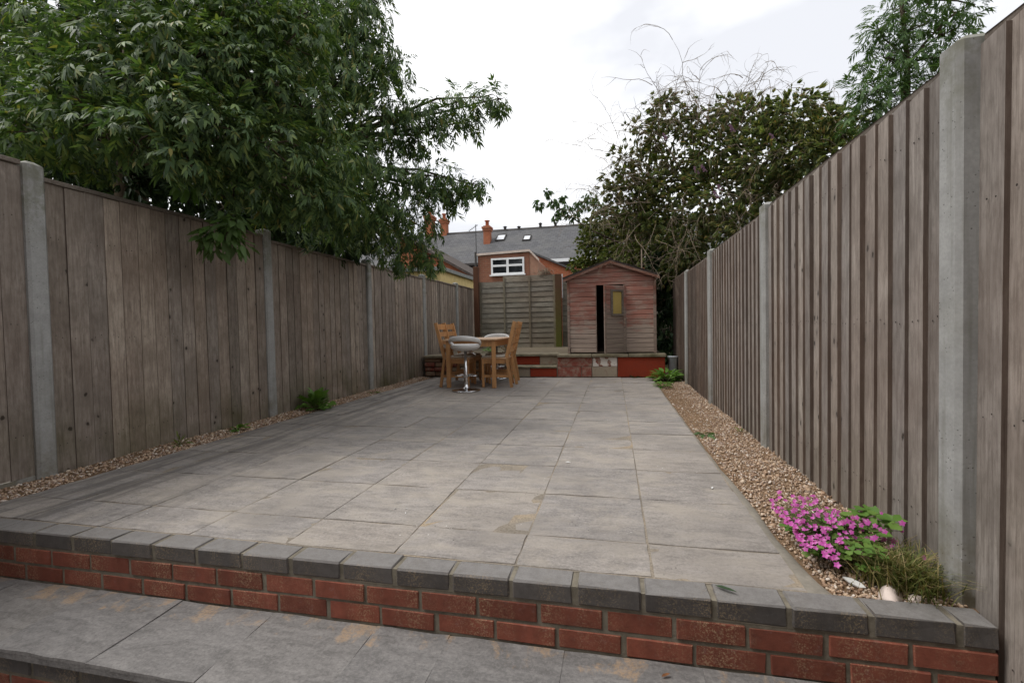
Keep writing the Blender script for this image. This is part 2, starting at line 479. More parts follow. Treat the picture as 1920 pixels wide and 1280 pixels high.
b.inputs['Color1'].default_value = (0.060, 0.061, 0.066, 1)
b.inputs['Color2'].default_value = (0.092, 0.092, 0.097, 1)
b.inputs['Mortar'].default_value = (0.045, 0.045, 0.048, 1)
b.inputs['Scale'].default_value = 1.0
b.inputs['Brick Width'].default_value = 0.30
b.inputs['Row Height'].default_value = 0.24
b.inputs['Mortar Size'].default_value = 0.016
c = n.mix(n.ramp(n.noise(n.pos(), 0.8, 6, 0.7), [(0.42, 0.0), (0.72, 0.6)]), b.outputs['Color'], (0.115, 0.112, 0.105))
n.col(c).bump(b.outputs['Fac'], -0.4, 0.02)
M['slate'] = n.m

# gravel, soil
n = N('pea_gravel', 0.72, 0.35)
c = n.ramp(n.island(), [(0.0, (0.21, 0.135, 0.088)), (0.15, (0.31, 0.215, 0.145)), (0.33, (0.39, 0.290, 0.205)), (0.50, (0.26, 0.190, 0.140)),
                        (0.64, (0.44, 0.365, 0.285)), (0.78, (0.32, 0.255, 0.220)), (0.90, (0.50, 0.455, 0.405)), (1.0, (0.15, 0.125, 0.11))], 'CONSTANT')
c = n.mix(n.ramp(n.noise(n.pos(), 260, 3), [(0.4, 0.3), (0.65, 0.0)]), c, (0.14, 0.095, 0.06))
c = n.mix(1.0, c, (1.38, 1.36, 1.34), 'MULTIPLY')
n.col(c)
M['gravel'] = n.m
n = N('sandy_soil', 0.95, 0.1)
c = n.ramp(n.noise(n.pos(), 30, 6, 0.75), [(0.3, (0.115, 0.075, 0.045)), (0.55, (0.22, 0.145, 0.088)), (0.75, (0.33, 0.24, 0.16))])
n.col(c).bump(n.noise(n.pos(), 90, 5, 0.8), 0.8, 0.01)
M['soil'] = n.m
n = N('garden_ground', 0.95, 0.1)
c = n.ramp(n.noise(n.pos(), 1.5, 6, 0.7), [(0.3, (0.05, 0.06, 0.022)), (0.7, (0.10, 0.085, 0.05))])
n.col(c).bump(n.noise(n.pos(), 20, 5, 0.8), 0.8, 0.03)
M['ground'] = n.m

# leaves and bark
def leaf(name, stops, transl=0.25, rough=0.55, spec=0.22):
    n = N(name, rough, spec)
    c = n.ramp(n.island(), stops)
    n.col(c)
    out = n.t.nodes['Material Output']
    tr = n.new('ShaderNodeBsdfTranslucent')
    n.put(tr.inputs['Color'], n.mix(1.0, c, (1.25, 1.35, 0.6), 'MULTIPLY'))
    mx = n.new('ShaderNodeMixShader')
    mx.inputs[0].default_value = transl
    n.t.links.new(n.b.outputs[0], mx.inputs[1])
    n.t.links.new(tr.outputs[0], mx.inputs[2])
    n.t.links.new(mx.outputs[0], out.inputs['Surface'])
    return n.m
M['leaf_elder'] = leaf('broad_green_leaf', [(0, (0.030, 0.060, 0.022)), (0.35, (0.060, 0.108, 0.038)), (0.7, (0.105, 0.168, 0.056)), (0.93, (0.16, 0.22, 0.065)), (1, (0.22, 0.20, 0.06))], 0.26, 0.52, 0.27)
M['leaf_dark'] = leaf('dark_green_leaf', [(0, (0.016, 0.033, 0.014)), (0.6, (0.030, 0.058, 0.022)), (1, (0.050, 0.080, 0.026))], 0.15)
M['leaf_spring'] = leaf('bright_green_leaf', [(0, (0.05, 0.105, 0.026)), (0.5, (0.070, 0.140, 0.033)), (1, (0.11, 0.175, 0.035))], 0.3)
M['leaf_budd'] = leaf('grey_green_leaf', [(0, (0.09, 0.130, 0.062)), (0.45, (0.155, 0.20, 0.085)), (0.75, (0.235, 0.25, 0.105)), (0.9, (0.31, 0.27, 0.12)), (1, (0.36, 0.22, 0.12))], 0.4)
M['leaf_ivy'] = leaf('yellow_green_leaf', [(0, (0.065, 0.095, 0.028)), (0.5, (0.11, 0.14, 0.036)), (0.9, (0.17, 0.18, 0.045)), (1, (0.22, 0.16, 0.055))], 0.25)
M['leaf_ash'] = leaf('fresh_ash_leaf', [(0, (0.050, 0.100, 0.036)), (0.6, (0.085, 0.15, 0.052)), (1, (0.13, 0.195, 0.065))], 0.3)
M['leaf_weed'] = leaf('weed_leaf', [(0, (0.07, 0.15, 0.028)), (0.6, (0.115, 0.215, 0.042)), (1, (0.17, 0.25, 0.055))], 0.25)
M['grass'] = leaf('dry_grass', [(0, (0.080, 0.110, 0.026)), (0.5, (0.14, 0.155, 0.042)), (0.75, (0.25, 0.205, 0.085)), (1, (0.38, 0.29, 0.15))], 0.25)
M['petal'] = leaf('pink_petal', [(0, (0.36, 0.05, 0.26)), (0.5, (0.52, 0.09, 0.39)), (0.85, (0.62, 0.16, 0.48)), (1, (0.70, 0.32, 0.58))], 0.25, 0.6, 0.2)
M['lilac'] = leaf('lilac_petal', [(0, (0.36, 0.20, 0.42)), (1, (0.45, 0.30, 0.50))], 0.2, 0.7, 0.1)
M['red_leaf'] = leaf('red_leaf', [(0, (0.10, 0.03, 0.02)), (0.5, (0.17, 0.05, 0.035)), (0.7, (0.08, 0.10, 0.03)), (1, (0.16, 0.14, 0.04))], 0.2)
def bark(name, base):
    n = N(name, 0.9, 0.15)
    v = n.pos()
    a = n.noise(n.scale(v, (14, 14, 4)), 1.0, 6, 0.7)
    n.col(n.ramp(a, [(0.3, tuple(x * 0.5 for x in base)), (0.7, tuple(x * 1.2 for x in base))])).bump(a, 0.6, 0.02)
    return n.m
M['bark'] = bark('tree_bark', (0.085, 0.065, 0.045))
M['twig'] = bark('pale_dead_twig', (0.27, 0.215, 0.16))
M['stem'] = bark('green_stem', (0.11, 0.12, 0.05))

# ------------------------------------------------------------------ mesh helpers
def mesh_np(name, V, T):
    V = np.asarray(V, np.float32).reshape(-1, 3)
    T = np.asarray(T, np.int32).reshape(-1, 3)
    me = bpy.data.meshes.new(name)
    me.vertices.add(len(V))
    me.vertices.foreach_set('co', V.ravel())
    me.loops.add(T.size)
    me.loops.foreach_set('vertex_index', T.ravel())
    me.polygons.add(len(T))
    me.polygons.foreach_set('loop_start', np.arange(0, T.size, 3, dtype=np.int32))
    me.update(calc_edges=True)
    return me

class MB:
    """collects polygons, then links them as ONE mesh object"""
    def __init__(s):
        s.v, s.f = [], []
    def poly(s, pts, faces):
        o = len(s.v)
        s.v += [tuple(p) for p in pts]
        s.f += [tuple(i + o for i in f) for f in faces]
        return s
    def box(s, x0, x1, y0, y1, z0, z1, c=0.0):
        if c <= 0:
            return s.poly([(x0, y0, z0), (x1, y0, z0), (x1, y1, z0), (x0, y1, z0), (x0, y0, z1), (x1, y0, z1), (x1, y1, z1), (x0, y1, z1)],
                          [(0, 3, 2, 1), (4, 5, 6, 7), (0, 1, 5, 4), (1, 2, 6, 5), (2, 3, 7, 6), (3, 0, 4, 7)])
        pts, idx = [], {}
        for sx in (0, 1):
            for sy in (0, 1):
                for sz in (0, 1):
                    X, Y, Z = (x0, x1)[sx], (y0, y1)[sy], (z0, z1)[sz]
                    dx, dy, dz = c * (1 - 2 * sx), c * (1 - 2 * sy), c * (1 - 2 * sz)
                    for a, p in (('x', (X, Y + dy, Z + dz)), ('y', (X + dx, Y, Z + dz)), ('z', (X + dx, Y + dy, Z))):
                        idx[(sx, sy, sz, a)] = len(pts)
                        pts.append(p)
        F = []
        def k(a, b, cc, ax): return idx[(a, b, cc, ax)]
        F.append((k(0,0,0,'x'), k(0,0,1,'x'), k(0,1,1,'x'), k(0,1,0,'x')))
        F.append((k(1,0,0,'x'), k(1,1,0,'x'), k(1,1,1,'x'), k(1,0,1,'x')))
        F.append((k(0,0,0,'y'), k(1,0,0,'y'), k(1,0,1,'y'), k(0,0,1,'y')))
        F.append((k(0,1,0,'y'), k(0,1,1,'y'), k(1,1,1,'y'), k(1,1,0,'y')))
        F.append((k(0,0,0,'z'), k(0,1,0,'z'), k(1,1,0,'z'), k(1,0,0,'z')))
        F.append((k(0,0,1,'z'), k(1,0,1,'z'), k(1,1,1,'z'), k(0,1,1,'z')))
        for a in (0, 1):
            for b in (0, 1):
                F.append((k(a,b,0,'x'), k(a,b,1,'x'), k(a,b,1,'y'), k(a,b,0,'y')))
                F.append((k(a,0,b,'x'), k(a,1,b,'x'), k(a,1,b,'z'), k(a,0,b,'z')))
                F.append((k(0,a,b,'y'), k(1,a,b,'y'), k(1,a,b,'z'), k(0,a,b,'z')))
                for d in (0, 1):
                    F.append((k(a,b,d,'x'), k(a,b,d,'y'), k(a,b,d,'z')))
        return s.poly(pts, F)
    def prism(s, prof, a0, a1, axis='y'):
        """extrude a 2D outline (u,w) along an axis: 'y' -> (u, a, w), 'x' -> (a, u, w), 'z' -> (u, w, a)"""
        n_ = len(prof)
        def P(u, w, a): return (u, a, w) if axis == 'y' else ((a, u, w) if axis == 'x' else (u, w, a))
        pts = [P(u, w, a0) for u, w in prof] + [P(u, w, a1) for u, w in prof]
        F = [tuple(range(n_)), tuple(range(2 * n_ - 1, n_ - 1, -1))]
        F += [(i, (i + 1) % n_, n_ + (i + 1) % n_, n_ + i) for i in range(n_)]
        return s.poly(pts, F)
    def tube(s, path, rad, sides=6, cap=True):
        path = [Vector(p) for p in path]
        if not hasattr(rad, '__len__'):
            rad = [rad] * len(path)
        o = len(s.v)
        ref = None
        for i, p in enumerate(path):
            d = (path[min(i + 1, len(path) - 1)] - path[max(i - 1, 0)]).normalized()
            if ref is None:
                ref = d.orthogonal().normalized()
            else:
                ref = (ref - d * ref.dot(d))
                ref = ref.normalized() if ref.length > 1e-6 else d.orthogonal().normalized()
            b = d.cross(ref)
            for k in range(sides):
                a = 2 * math.pi * k / sides
                s.v.append(tuple(p + (ref * math.cos(a) + b * math.sin(a)) * rad[i]))
        for i in range(len(path) - 1):
            for k in range(sides):
                k2 = (k + 1) % sides
                s.f.append((o + i * sides + k, o + i * sides + k2, o + (i + 1) * sides + k2, o + (i + 1) * sides + k))
        if cap:
            s.f.append(tuple(o + k for k in range(sides))[::-1])
            e = o + (len(path) - 1) * sides
            s.f.append(tuple(e + k for k in range(sides)))
        return s
    def lathe(s, prof, cx=0, cy=0, seg=24):
        """prof: list of (radius, z)"""
        o = len(s.v)
        for r_, z in prof:
            for k in range(seg):
                a = 2 * math.pi * k / seg
                s.v.append((cx + r_ * math.cos(a), cy + r_ * math.sin(a), z))
        for i in range(len(prof) - 1):
            for k in range(seg):
                k2 = (k + 1) % seg
                s.f.append((o + i * seg + k, o + i * seg + k2, o + (i + 1) * seg + k2, o + (i + 1) * seg + k))
        return s
    def mesh(s, name):
        me = bpy.data.meshes.new(name)
        me.from_pydata(s.v, [], s.f)
        me.update()
        return me
    def build(s, name, m, parent=None, smooth=False, loc=None):
        return link(name, s.mesh(name), m, parent, smooth, loc)

def link(name, me, m, parent=None, smooth=False, loc=None):
    if m is not None and not me.materials:
        me.materials.append(M[m])
    if smooth:
        me.polygons.foreach_set('use_smooth', [True] * len(me.polygons))
    o = bpy.data.objects.new(name, me)
    C.objects.link(o)
    if parent is not None:
        o.parent = parent
    if loc is not None:
        o.location = loc
    return o

def tag(o, label=None, cat=None, group=None, kind=None):
    if label: o['label'] = label
    if cat: o['category'] = cat
    if group: o['group'] = group
    if kind: o['kind'] = kind
    return o

def empty(name, loc=(0, 0, 0), rz=0.0):
    o = bpy.data.objects.new(name, None)
    o.empty_display_size = 0.1
    C.objects.link(o)
    o.location = loc
    o.rotation_euler = (0, 0, rz)
    return o

def copy_tree(o, parent=None):
    c = o.copy()
    C.objects.link(c)
    c.parent = parent
    for ch in list(o.children):
        copy_tree(ch, c)
    return c

def wpart(mb, name, m, root, smooth=False):
    """a part built in world coordinates under a root that stands elsewhere"""
    o = mb.build(name, m, root, smooth)
    o.location = (-root.location.x, -root.location.y, -root.location.z)
    return o

def jit(a):
    return random.uniform(-a, a)

# ================================================================== SETTING
# ---- ground: one sheet to the horizon, stepping down at the foot of the patio
Z_LOW = -0.47
mb = MB()
E_ = 600
mb.poly([(-E_, 1.62, -0.055), (E_, 1.62, -0.055), (E_, E_, -0.055), (-E_, E_, -0.055), (-E_, 1.62, Z_LOW), (E_, 1.62, Z_LOW), (-E_, -E_, Z_LOW), (E_, -E_, Z_LOW)],
        [(0, 1, 2, 3), (4, 5, 1, 0), (6, 7, 5, 4)])
tag(mb.build('ground', 'ground'), kind='structure')

# ---- patio: bed with riven slabs
PX0, PX1, PY0, PY1 = -3.27, 0.620, 1.683, 8.13
mb = MB()
mb.box(PX0, PX1, PY0 - 0.006, PY1, -0.05, -0.0034)
patio = tag(mb.build('patio', 'joint'), kind='structure')
def slab_mesh(sx, sy, t=0.045, nx=5, ny=5, amp=0.0022, seed=0):
    r_ = random.Random(seed)
    v, f = [], []
    for j in range(ny + 1):
        for i in range(nx + 1):
            x, y = -sx / 2 + sx * i / nx, -sy / 2 + sy * j / ny
            edge = i in (0, nx) or j in (0, ny)
            z = r_.uniform(-amp, amp)
            if edge:
                z -= 0.0008
                x += r_.uniform(-0.002, 0.002)
                y += r_.uniform(-0.002, 0.002)
            v.append((x, y, z))
    for j in range(ny):
        for i in range(nx):
            a = j * (nx + 1) + i
            f.append((a, a + 1, a + nx + 2, a + nx + 1))
    ring = [i for i in range(nx + 1)] + [(j + 1) * (nx + 1) - 1 for j in range(1, ny + 1)] + [ny * (nx + 1) + i for i in range(nx - 1, -1, -1)] + [j * (nx + 1) for j in range(ny - 1, 0, -1)]
    o = len(v)
    for k in ring:
        x, y, z = v[k]
        v.append((x, y, z))
    for k in ring:
        x, y, z = v[k]
        v.append((x * 1.004, y * 1.004, -0.012))
    L_ = len(ring)
    for k in range(L_):
        f.append((o + k, o + L_ + k, o + L_ + (k + 1) % L_, o + (k + 1) % L_))
    me = bpy.data.meshes.new('paving_slab')
    me.from_pydata(v, [], f)
    me.update()
    me.materials.append(M['slab'])
    me.polygons.foreach_set('use_smooth', [k < nx * ny for k in range(len(f))])
    return me
xs = [PX1] + [0.1266 - 0.499 * i for i in range(7)] + [PX0]
ys = [PY0] + [2.436 + 0.494 * j for j in range(-1, 12)]
ys = [y for y in ys if y < PY1 - 0.12] + [PY1]
variants = {}
for j in range(len(ys) - 1):
    for i in range(len(xs) - 1):
        gap = 0.0075
        sx, sy = xs[i] - xs[i + 1] - gap, ys[j + 1] - ys[j] - gap
        key = (round(sx, 3), round(sy, 3), random.randrange(5))
        if key not in variants:
            variants[key] = slab_mesh(sx, sy, seed=len(variants))
        o = link('paving_slab', variants[key], None, patio)
        o.location = ((xs[i] + xs[i + 1]) / 2 + jit(0.0015), (ys[j] + ys[j + 1]) / 2 + jit(0.0015), jit(0.0018))
        o.rotation_euler = (jit(0.003), jit(0.003), jit(0.0025))
# mortar haunching along the right-hand edge, wider near the step
mb = MB()
pts, fc = [], []
nseg = 40
for k in range(nseg + 1):
    y = PY0 + (PY1 - PY0 - 0.35) * k / nseg
    wd = 0.030 + 0.075 * math.exp(-(y - PY0) / 0.35) + 0.018 * math.exp(-((y - 2.6) / 0.35) ** 2) + jit(0.006)
    pts += [(PX1 + 0.001, y, -0.006 + jit(0.001)), (PX1 + wd * 0.6, y, -0.010 + jit(0.002)), (PX1 + wd, y, -0.030)]
    if k:
        a = 3 * (k - 1)
        fc += [(a, a + 1, a + 4, a + 3), (a + 1, a + 2, a + 5, a + 4)]
mb.poly(pts, fc)
mb.build('mortar_edge', 'haunch', patio, True)

# ---- strips of soil and gravel on both sides of the patio
def strip(name, x0, x1, y0, y1, zf, m):
    mb = MB()
    nx, ny = 6, int((y1 - y0) / 0.12)
    pts, fc = [], []
    for j in range(ny + 1):
        for i in range(nx + 1):
            x, y = x0 + (x1 - x0) * i / nx, y0 + (y1 - y0) * j / ny
            pts.append((x, y, zf(x, y)))
    for j in range(ny):
        for i in range(nx):
            a = j * (nx + 1) + i
            fc.append((a, a + 1, a + nx + 2, a + nx + 1))
    mb.poly(pts, fc)
    return tag(mb.build(name, m, None, True), kind='structure')
def z_right(x, y):
    return -0.030 + 0.014 * (x - 0.65) / 0.4 + 0.006 * math.sin(3 * y + 5 * x) + 0.004 * math.sin(11 * y)
def z_left(x, y):
    return -0.026 + 0.030 * max(0, (-3.30 - x)) / 0.25 + 0.005 * math.sin(4 * y + 3 * x)
strip('soil_bed', PX1 - 0.02, 1.14, 1.685, 9.2, z_right, 'soil')
strip('soil_bed', -3.62, PX0 + 0.02, 1.0, 8.15, z_left, 'soil')

ICO_V = []
ph = (1 + 5 ** 0.5) / 2
for a in (-1, 1):
    for b in (-ph, ph):
        ICO_V += [(0, a, b), (a, b, 0), (b, 0, a)]
ICO_V = np.array(ICO_V) / math.sqrt(1 + ph * ph)
_d = np.linalg.norm(ICO_V[:, None] - ICO_V[None], axis=2)
ICO_T = []
for i in range(12):
    for j in range(i + 1, 12):
        for k in range(j + 1, 12):
            if _d[i, j] < 1.1 and _d[j, k] < 1.1 and _d[i, k] < 1.1:
                nrm = np.cross(ICO_V[j] - ICO_V[i], ICO_V[k] - ICO_V[i])
                ICO_T.append((i, j, k) if nrm @ ICO_V[i] > 0 else (i, k, j))
ICO_T = np.array(ICO_T)

def rot_rand(n_):
    q = rng.normal(size=(n_, 4))
    q /= np.linalg.norm(q, axis=1)[:, None]
    w, x, y, z = q.T
    return np.stack([np.stack([1 - 2 * (y * y + z * z), 2 * (x * y - z * w), 2 * (x * z + y * w)], -1),
                     np.stack([2 * (x * y + z * w), 1 - 2 * (x * x + z * z), 2 * (y * z - x * w)], -1),
                     np.stack([2 * (x * z - y * w), 2 * (y * z + x * w), 1 - 2 * (x * x + y * y)], -1)], 1)

def stones(name, P, size, label, cat):
    n_ = len(P)
    S = size[:, None] * rng.uniform(0.6, 1.25, (n_, 3)) * np.array([1, 1, 0.72])
    V = ICO_V[None] * rng.uniform(0.78, 1.15, (n_, 12, 1)) * S[:, None]
    yaw_ = rng.uniform(0, 6.28, n_)
    c, s = np.cos(yaw_), np.sin(yaw_)
    tx, ty = rng.normal(0, 0.35, n_), rng.normal(0, 0.35, n_)
    X = V[..., 0] * c[:, None] - V[..., 1] * s[:, None]
    Y = V[..., 0] * s[:, None] + V[..., 1] * c[:, None]
    Z = V[..., 2] + X * tx[:, None] + Y * ty[:, None]
    V = np.stack([X, Y, Z], -1) + P[:, None]
    T = ICO_T[None] + 12 * np.arange(n_)[:, None, None]
    o = link(name, mesh_np(name, V, T), 'gravel', None, True)
    return tag(o, label, cat, None, 'stuff')

nr = 18500
yy = 1.70 + 7.2 * rng.uniform(0, 1, nr) ** 1.25
xx = 0.645 + 0.44 * rng.uniform(0, 1, nr)
keep = (xx > 0.66 + 0.05 * np.exp(-(yy - 1.7) / 0.4)) & ~((xx < 0.86) & (yy > 4.3) & (yy < 7.4) & (rng.uniform(0, 1, nr) < 0.72))
xx, yy = xx[keep], yy[keep]
zz = np.array([z_right(a, b) for a, b in zip(xx, yy)]) + rng.uniform(0.0, 0.010, len(xx))
stones('gravel', np.stack([xx, yy, zz], 1), 0.0053 * rng.lognormal(0, 0.33, len(xx)), 'tan pea gravel strip along the right-hand fence', 'gravel')
nl = 8000
yy = 1.0 + 7.1 * rng.uniform(0, 1, nl) ** 1.3
xx = -3.535 + 0.235 * rng.uniform(0, 1, nl) ** 0.9
keep = (xx < -3.30 + 0.06 * np.sin(yy * 2.3) + 0.03 * np.sin(yy * 7.1)) | (rng.uniform(0, 1, nl) < 0.15)
xx, yy = xx[keep], yy[keep]
zz = np.array([z_left(a, b) for a, b in zip(xx, yy)]) + rng.uniform(0.0, 0.012, len(xx))
on = xx > PX0 - 0.005
zz[on] = 0.006
stones('gravel', np.stack([xx, yy, zz], 1), 0.0068 * rng.lognormal(0, 0.35, len(xx)), 'tan pea gravel strip along the left-hand fence', 'gravel')

# ================================================================== BRICK STEP WALL
WX0, WX1, WY = -3.60, 1.077, 1.575
wall = tag(empty('brick_retaining_wall', (-1.2, WY + 0.05, -0.225)), 'low red brick step wall with blue-grey brick coping edging the patio', 'wall')
mb = MB()
mb.box(WX0, WX1 - 0.004, WY + 0.006, WY + 0.108, -0.47, -0.070)
mb.box(WX0, WX1 - 0.006, WY + 0.005, WY + 0.104, -0.0705, -0.0055)
wpart(mb, 'mortar', 'mortar', wall)
# joints swell near the sandy edge of the coping
def chamfer_mesh(name, sx, sy, sz, c, m, rough=0.0, seed=0):
    b_ = MB().box(-sx / 2, sx / 2, -sy / 2, sy / 2, -sz / 2, sz / 2, c)
    r_ = random.Random(seed)
    b_.v = [tuple(q + r_.uniform(-rough, rough) for q in p) for p in b_.v]
    me = b_.mesh(name)
    me.materials.append(M[m])
    return me
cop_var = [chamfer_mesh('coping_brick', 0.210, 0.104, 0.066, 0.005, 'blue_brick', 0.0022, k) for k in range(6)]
cop_me = cop_var[0]
red_var = [chamfer_mesh('brick', 0.211, 0.10, 0.066, 0.003, 'brick', 0.0016, 20 + k) for k in range(6)]
red_me = red_var[0]
def wall_piece(name, me, x, y, z, sx=1.0):
    o = link(name, me, None, wall)
    o.location = (x - wall.location.x + jit(0.003), y - wall.location.y + jit(0.002), z - wall.location.z + jit(0.0018))
    o.rotation_euler = (jit(0.004), jit(0.004), jit(0.006))
    o.scale = (sx, 1, 1)
    return o
x = 0.9835
for k in range(21):
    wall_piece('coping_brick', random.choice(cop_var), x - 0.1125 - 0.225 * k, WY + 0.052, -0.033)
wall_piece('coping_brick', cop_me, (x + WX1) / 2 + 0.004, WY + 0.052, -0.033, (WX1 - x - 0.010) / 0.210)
for row, off in ((0, 0.08), (1, -0.03)):
    zc = -0.070 - 0.009 - 0.034 - row * 0.079
    e = WX1
    first = 0.150 if row == 1 else 0.214
    wall_piece('brick', red_me, e - first / 2, WY + 0.052, zc, first / 0.214)
    e -= first + 0.011
    while e > WX0 + 0.1:
        wall_piece('brick', random.choice(red_var), e - 0.107, WY + 0.052, zc)
        e -= 0.225

# ---- the step below: slab treads over a second brick riser
TZ = -0.228
TZ_TREAD = -0.228
step = tag(empty('garden_step', (-1.2, 1.38, Z_LOW)), 'lower garden step with grey slab tread in front of the brick step wall', 'step')
mb = MB()
mb.box(WX0, 1.07, 1.235, 1.579, -0.47, TZ - 0.032)
wpart(mb, 'mortar', 'mortar', step)
tread_v = {}
e = 1.10
tx_edges = [1.07, 0.72, 0.27, -0.18, -0.60, -0.89, -1.34, -1.79, -2.24, -2.69, -3.14, -3.59]
for a, b in zip(tx_edges[:-1], tx_edges[1:]):
    me = slab_mesh(a - b - 0.0008, 0.372, seed=50 + len(tread_v), ny=4)
    me.materials.clear()
    me.materials.append(M['tread'])
    tread_v[a] = me
    o = link('tread_slab', me, None, step)
    o.location = ((a + b) / 2 - step.location.x, 1.388 - step.location.y, TZ - step.location.z + jit(0.0015))
mb = MB()
mb.box(WX0, 1.07, 1.203, 1.573, TZ - 0.034, TZ - 0.009)
wpart(mb, 'slab_edge', 'tread', step)
def step_piece(name, me, x, y, z):
    o = link(name, me, None, step)
    o.location = (x - step.location.x, y - step.location.y, z - step.location.z)
for k in range(20):
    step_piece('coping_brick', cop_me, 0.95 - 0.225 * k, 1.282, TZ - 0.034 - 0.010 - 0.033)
    step_piece('brick', red_me, 0.84 - 0.225 * k, 1.282, TZ - 0.034 - 0.088 - 0.034)
# lower paving in front of the house
mb = MB()
mb.box(-4.2, 1.07, -2.6, 1.24, Z_LOW - 0.02, Z_LOW + 0.02)
tag(mb.build('lower_paving', 'tread'), kind='structure')

# ---- the house the garden belongs to stands behind the viewer
home = tag(empty('house', (-1.4, -2.9, Z_LOW)), 'brick house backing onto the patio behind the viewer', 'house')
mb = MB(); mb.box(-4.6, 1.7, -3.2, -2.6, Z_LOW, 5.2)
wpart(mb, 'wall', 'ext_brick', home)
mb = MB(); mb.box(-3.6, -1.9, -2.60, -2.56, -0.40, 1.75)
d_ = wpart(mb, 'patio_door', 'pvc', home)
mb = MB(); mb.box(-3.5, -2.0, -2.56, -2.555, -0.30, 1.65)
d2 = mb.build('pane', 'glass', d_)
mb = MB(); mb.box(-0.9, 0.6, -2.60, -2.56, 0.6, 1.75)
d_ = wpart(mb, 'window', 'pvc', home)
mb = MB(); mb.box(-0.8, 0.5, -2.56, -2.555, 0.7, 1.65)
mb.build('pane', 'glass', d_)
mb = MB(); mb.prism([(-3.3, 5.0), (-2.25, 5.2), (-5.4, 7.4)], -4.9, 2.0, 'x')
wpart(mb, 'roof', 'slate', home)

# ================================================================== FENCES
def post_mesh(w, d, h, base=-0.25):
    """square concrete post with chamfered garden edges and a shallow pointed top"""
    c = 0.014
    prof = [(-w / 2, -d / 2), (w / 2, -d / 2), (w / 2, d / 2 - c), (w / 2 - c, d / 2), (-w / 2 + c, d / 2), (-w / 2, d / 2 - c)]
    k = len(prof)
    v = [(a, b, base) for a, b in prof] + [(a, b, h - 0.022) for a, b in prof] + [(a * 0.45, b * 0.45, h) for a, b in prof]
    f = [tuple(range(k))[::-1], tuple(range(2 * k, 3 * k))]
    for r_ in range(2):
        f += [(r_ * k + i, r_ * k + (i + 1) % k, (r_ + 1) * k + (i + 1) % k, (r_ + 1) * k + i) for i in range(k)]
    me = bpy.data.meshes.new('fence_post')
    me.from_pydata(v, [], f)
    me.update()
    me.materials.append(M['post'])
    return me
ORD = ['first', 'second', 'third', 'fourth', 'fifth', 'sixth', 'seventh']
# left posts: garden face at x = -3.53
LP = [(0.24, 2.03), (2.225, 1.995), (4.240, 1.985), (6.300, 1.955), (8.370, 1.955), (10.295, 1.97)]
for i, (y, h) in enumerate(LP):
    o = link('fence_post', post_mesh(0.11, 0.11, h), None)
    o.location = (-3.53 - 0.055, y, 0)
    o.rotation_euler = (jit(0.004), jit(0.004), R(-90))
    lab = ['concrete fence post of the left fence just outside the view', 'nearest grey concrete post of the left fence, at the left edge of the photo',
           'left fence concrete post right of the hanging leafy sprig', 'left fence concrete post beside the leafy green weed at its foot',
           'slim left fence concrete post just left of the pine chairs', 'farthest left fence concrete post, seen above the pine chairs'][i]
    tag(o, lab, 'fence post', 'concrete posts of the left fence')
def board_mesh(pitch, h, thick_far, thick, thin, side, name='board', m='fence_l', slant=0.0):
    """feather-edge board; side=+1: faces +x (left fence), -1: faces -x. Local y across, z up from 0."""
    w = pitch + 0.022 if not thick_far else pitch - 0.0065
    a, b = (thin, thick) if thick_far else (thick, thin)      # face depth at near (-y) and far (+y) edge
    v = []
    for z in (0, h):
        v += [(0, 0, z), (side * a, 0, z), (side * b, w, z), (side * 0.0, w, z)]
    f = [(0, 1, 2, 3), (7, 6, 5, 4), (0, 4, 5, 1), (1, 5, 6, 2), (2, 6, 7, 3), (3, 7, 4, 0)]
    if thick_far:                      # rebated tongue that closes the joint to the next board
        o_ = len(v)
        for z in (0.002, h - 0.002):
            v += [(-0.003, w - 0.004, z), (0.001, w - 0.004, z), (0.001, w + 0.020, z), (-0.003, w + 0.020, z)]
        f += [tuple(i + o_ for i in t) for t in f[:6]]
    if side < 0:
        f = [t[::-1] for t in f]
    me = bpy.data.meshes.new(name)
    me.from_pydata(v, [], f)
    me.update()
    me.materials.append(M[m])
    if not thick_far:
        me.materials.append(M['fence_edge_shade'])
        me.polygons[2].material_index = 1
    return me
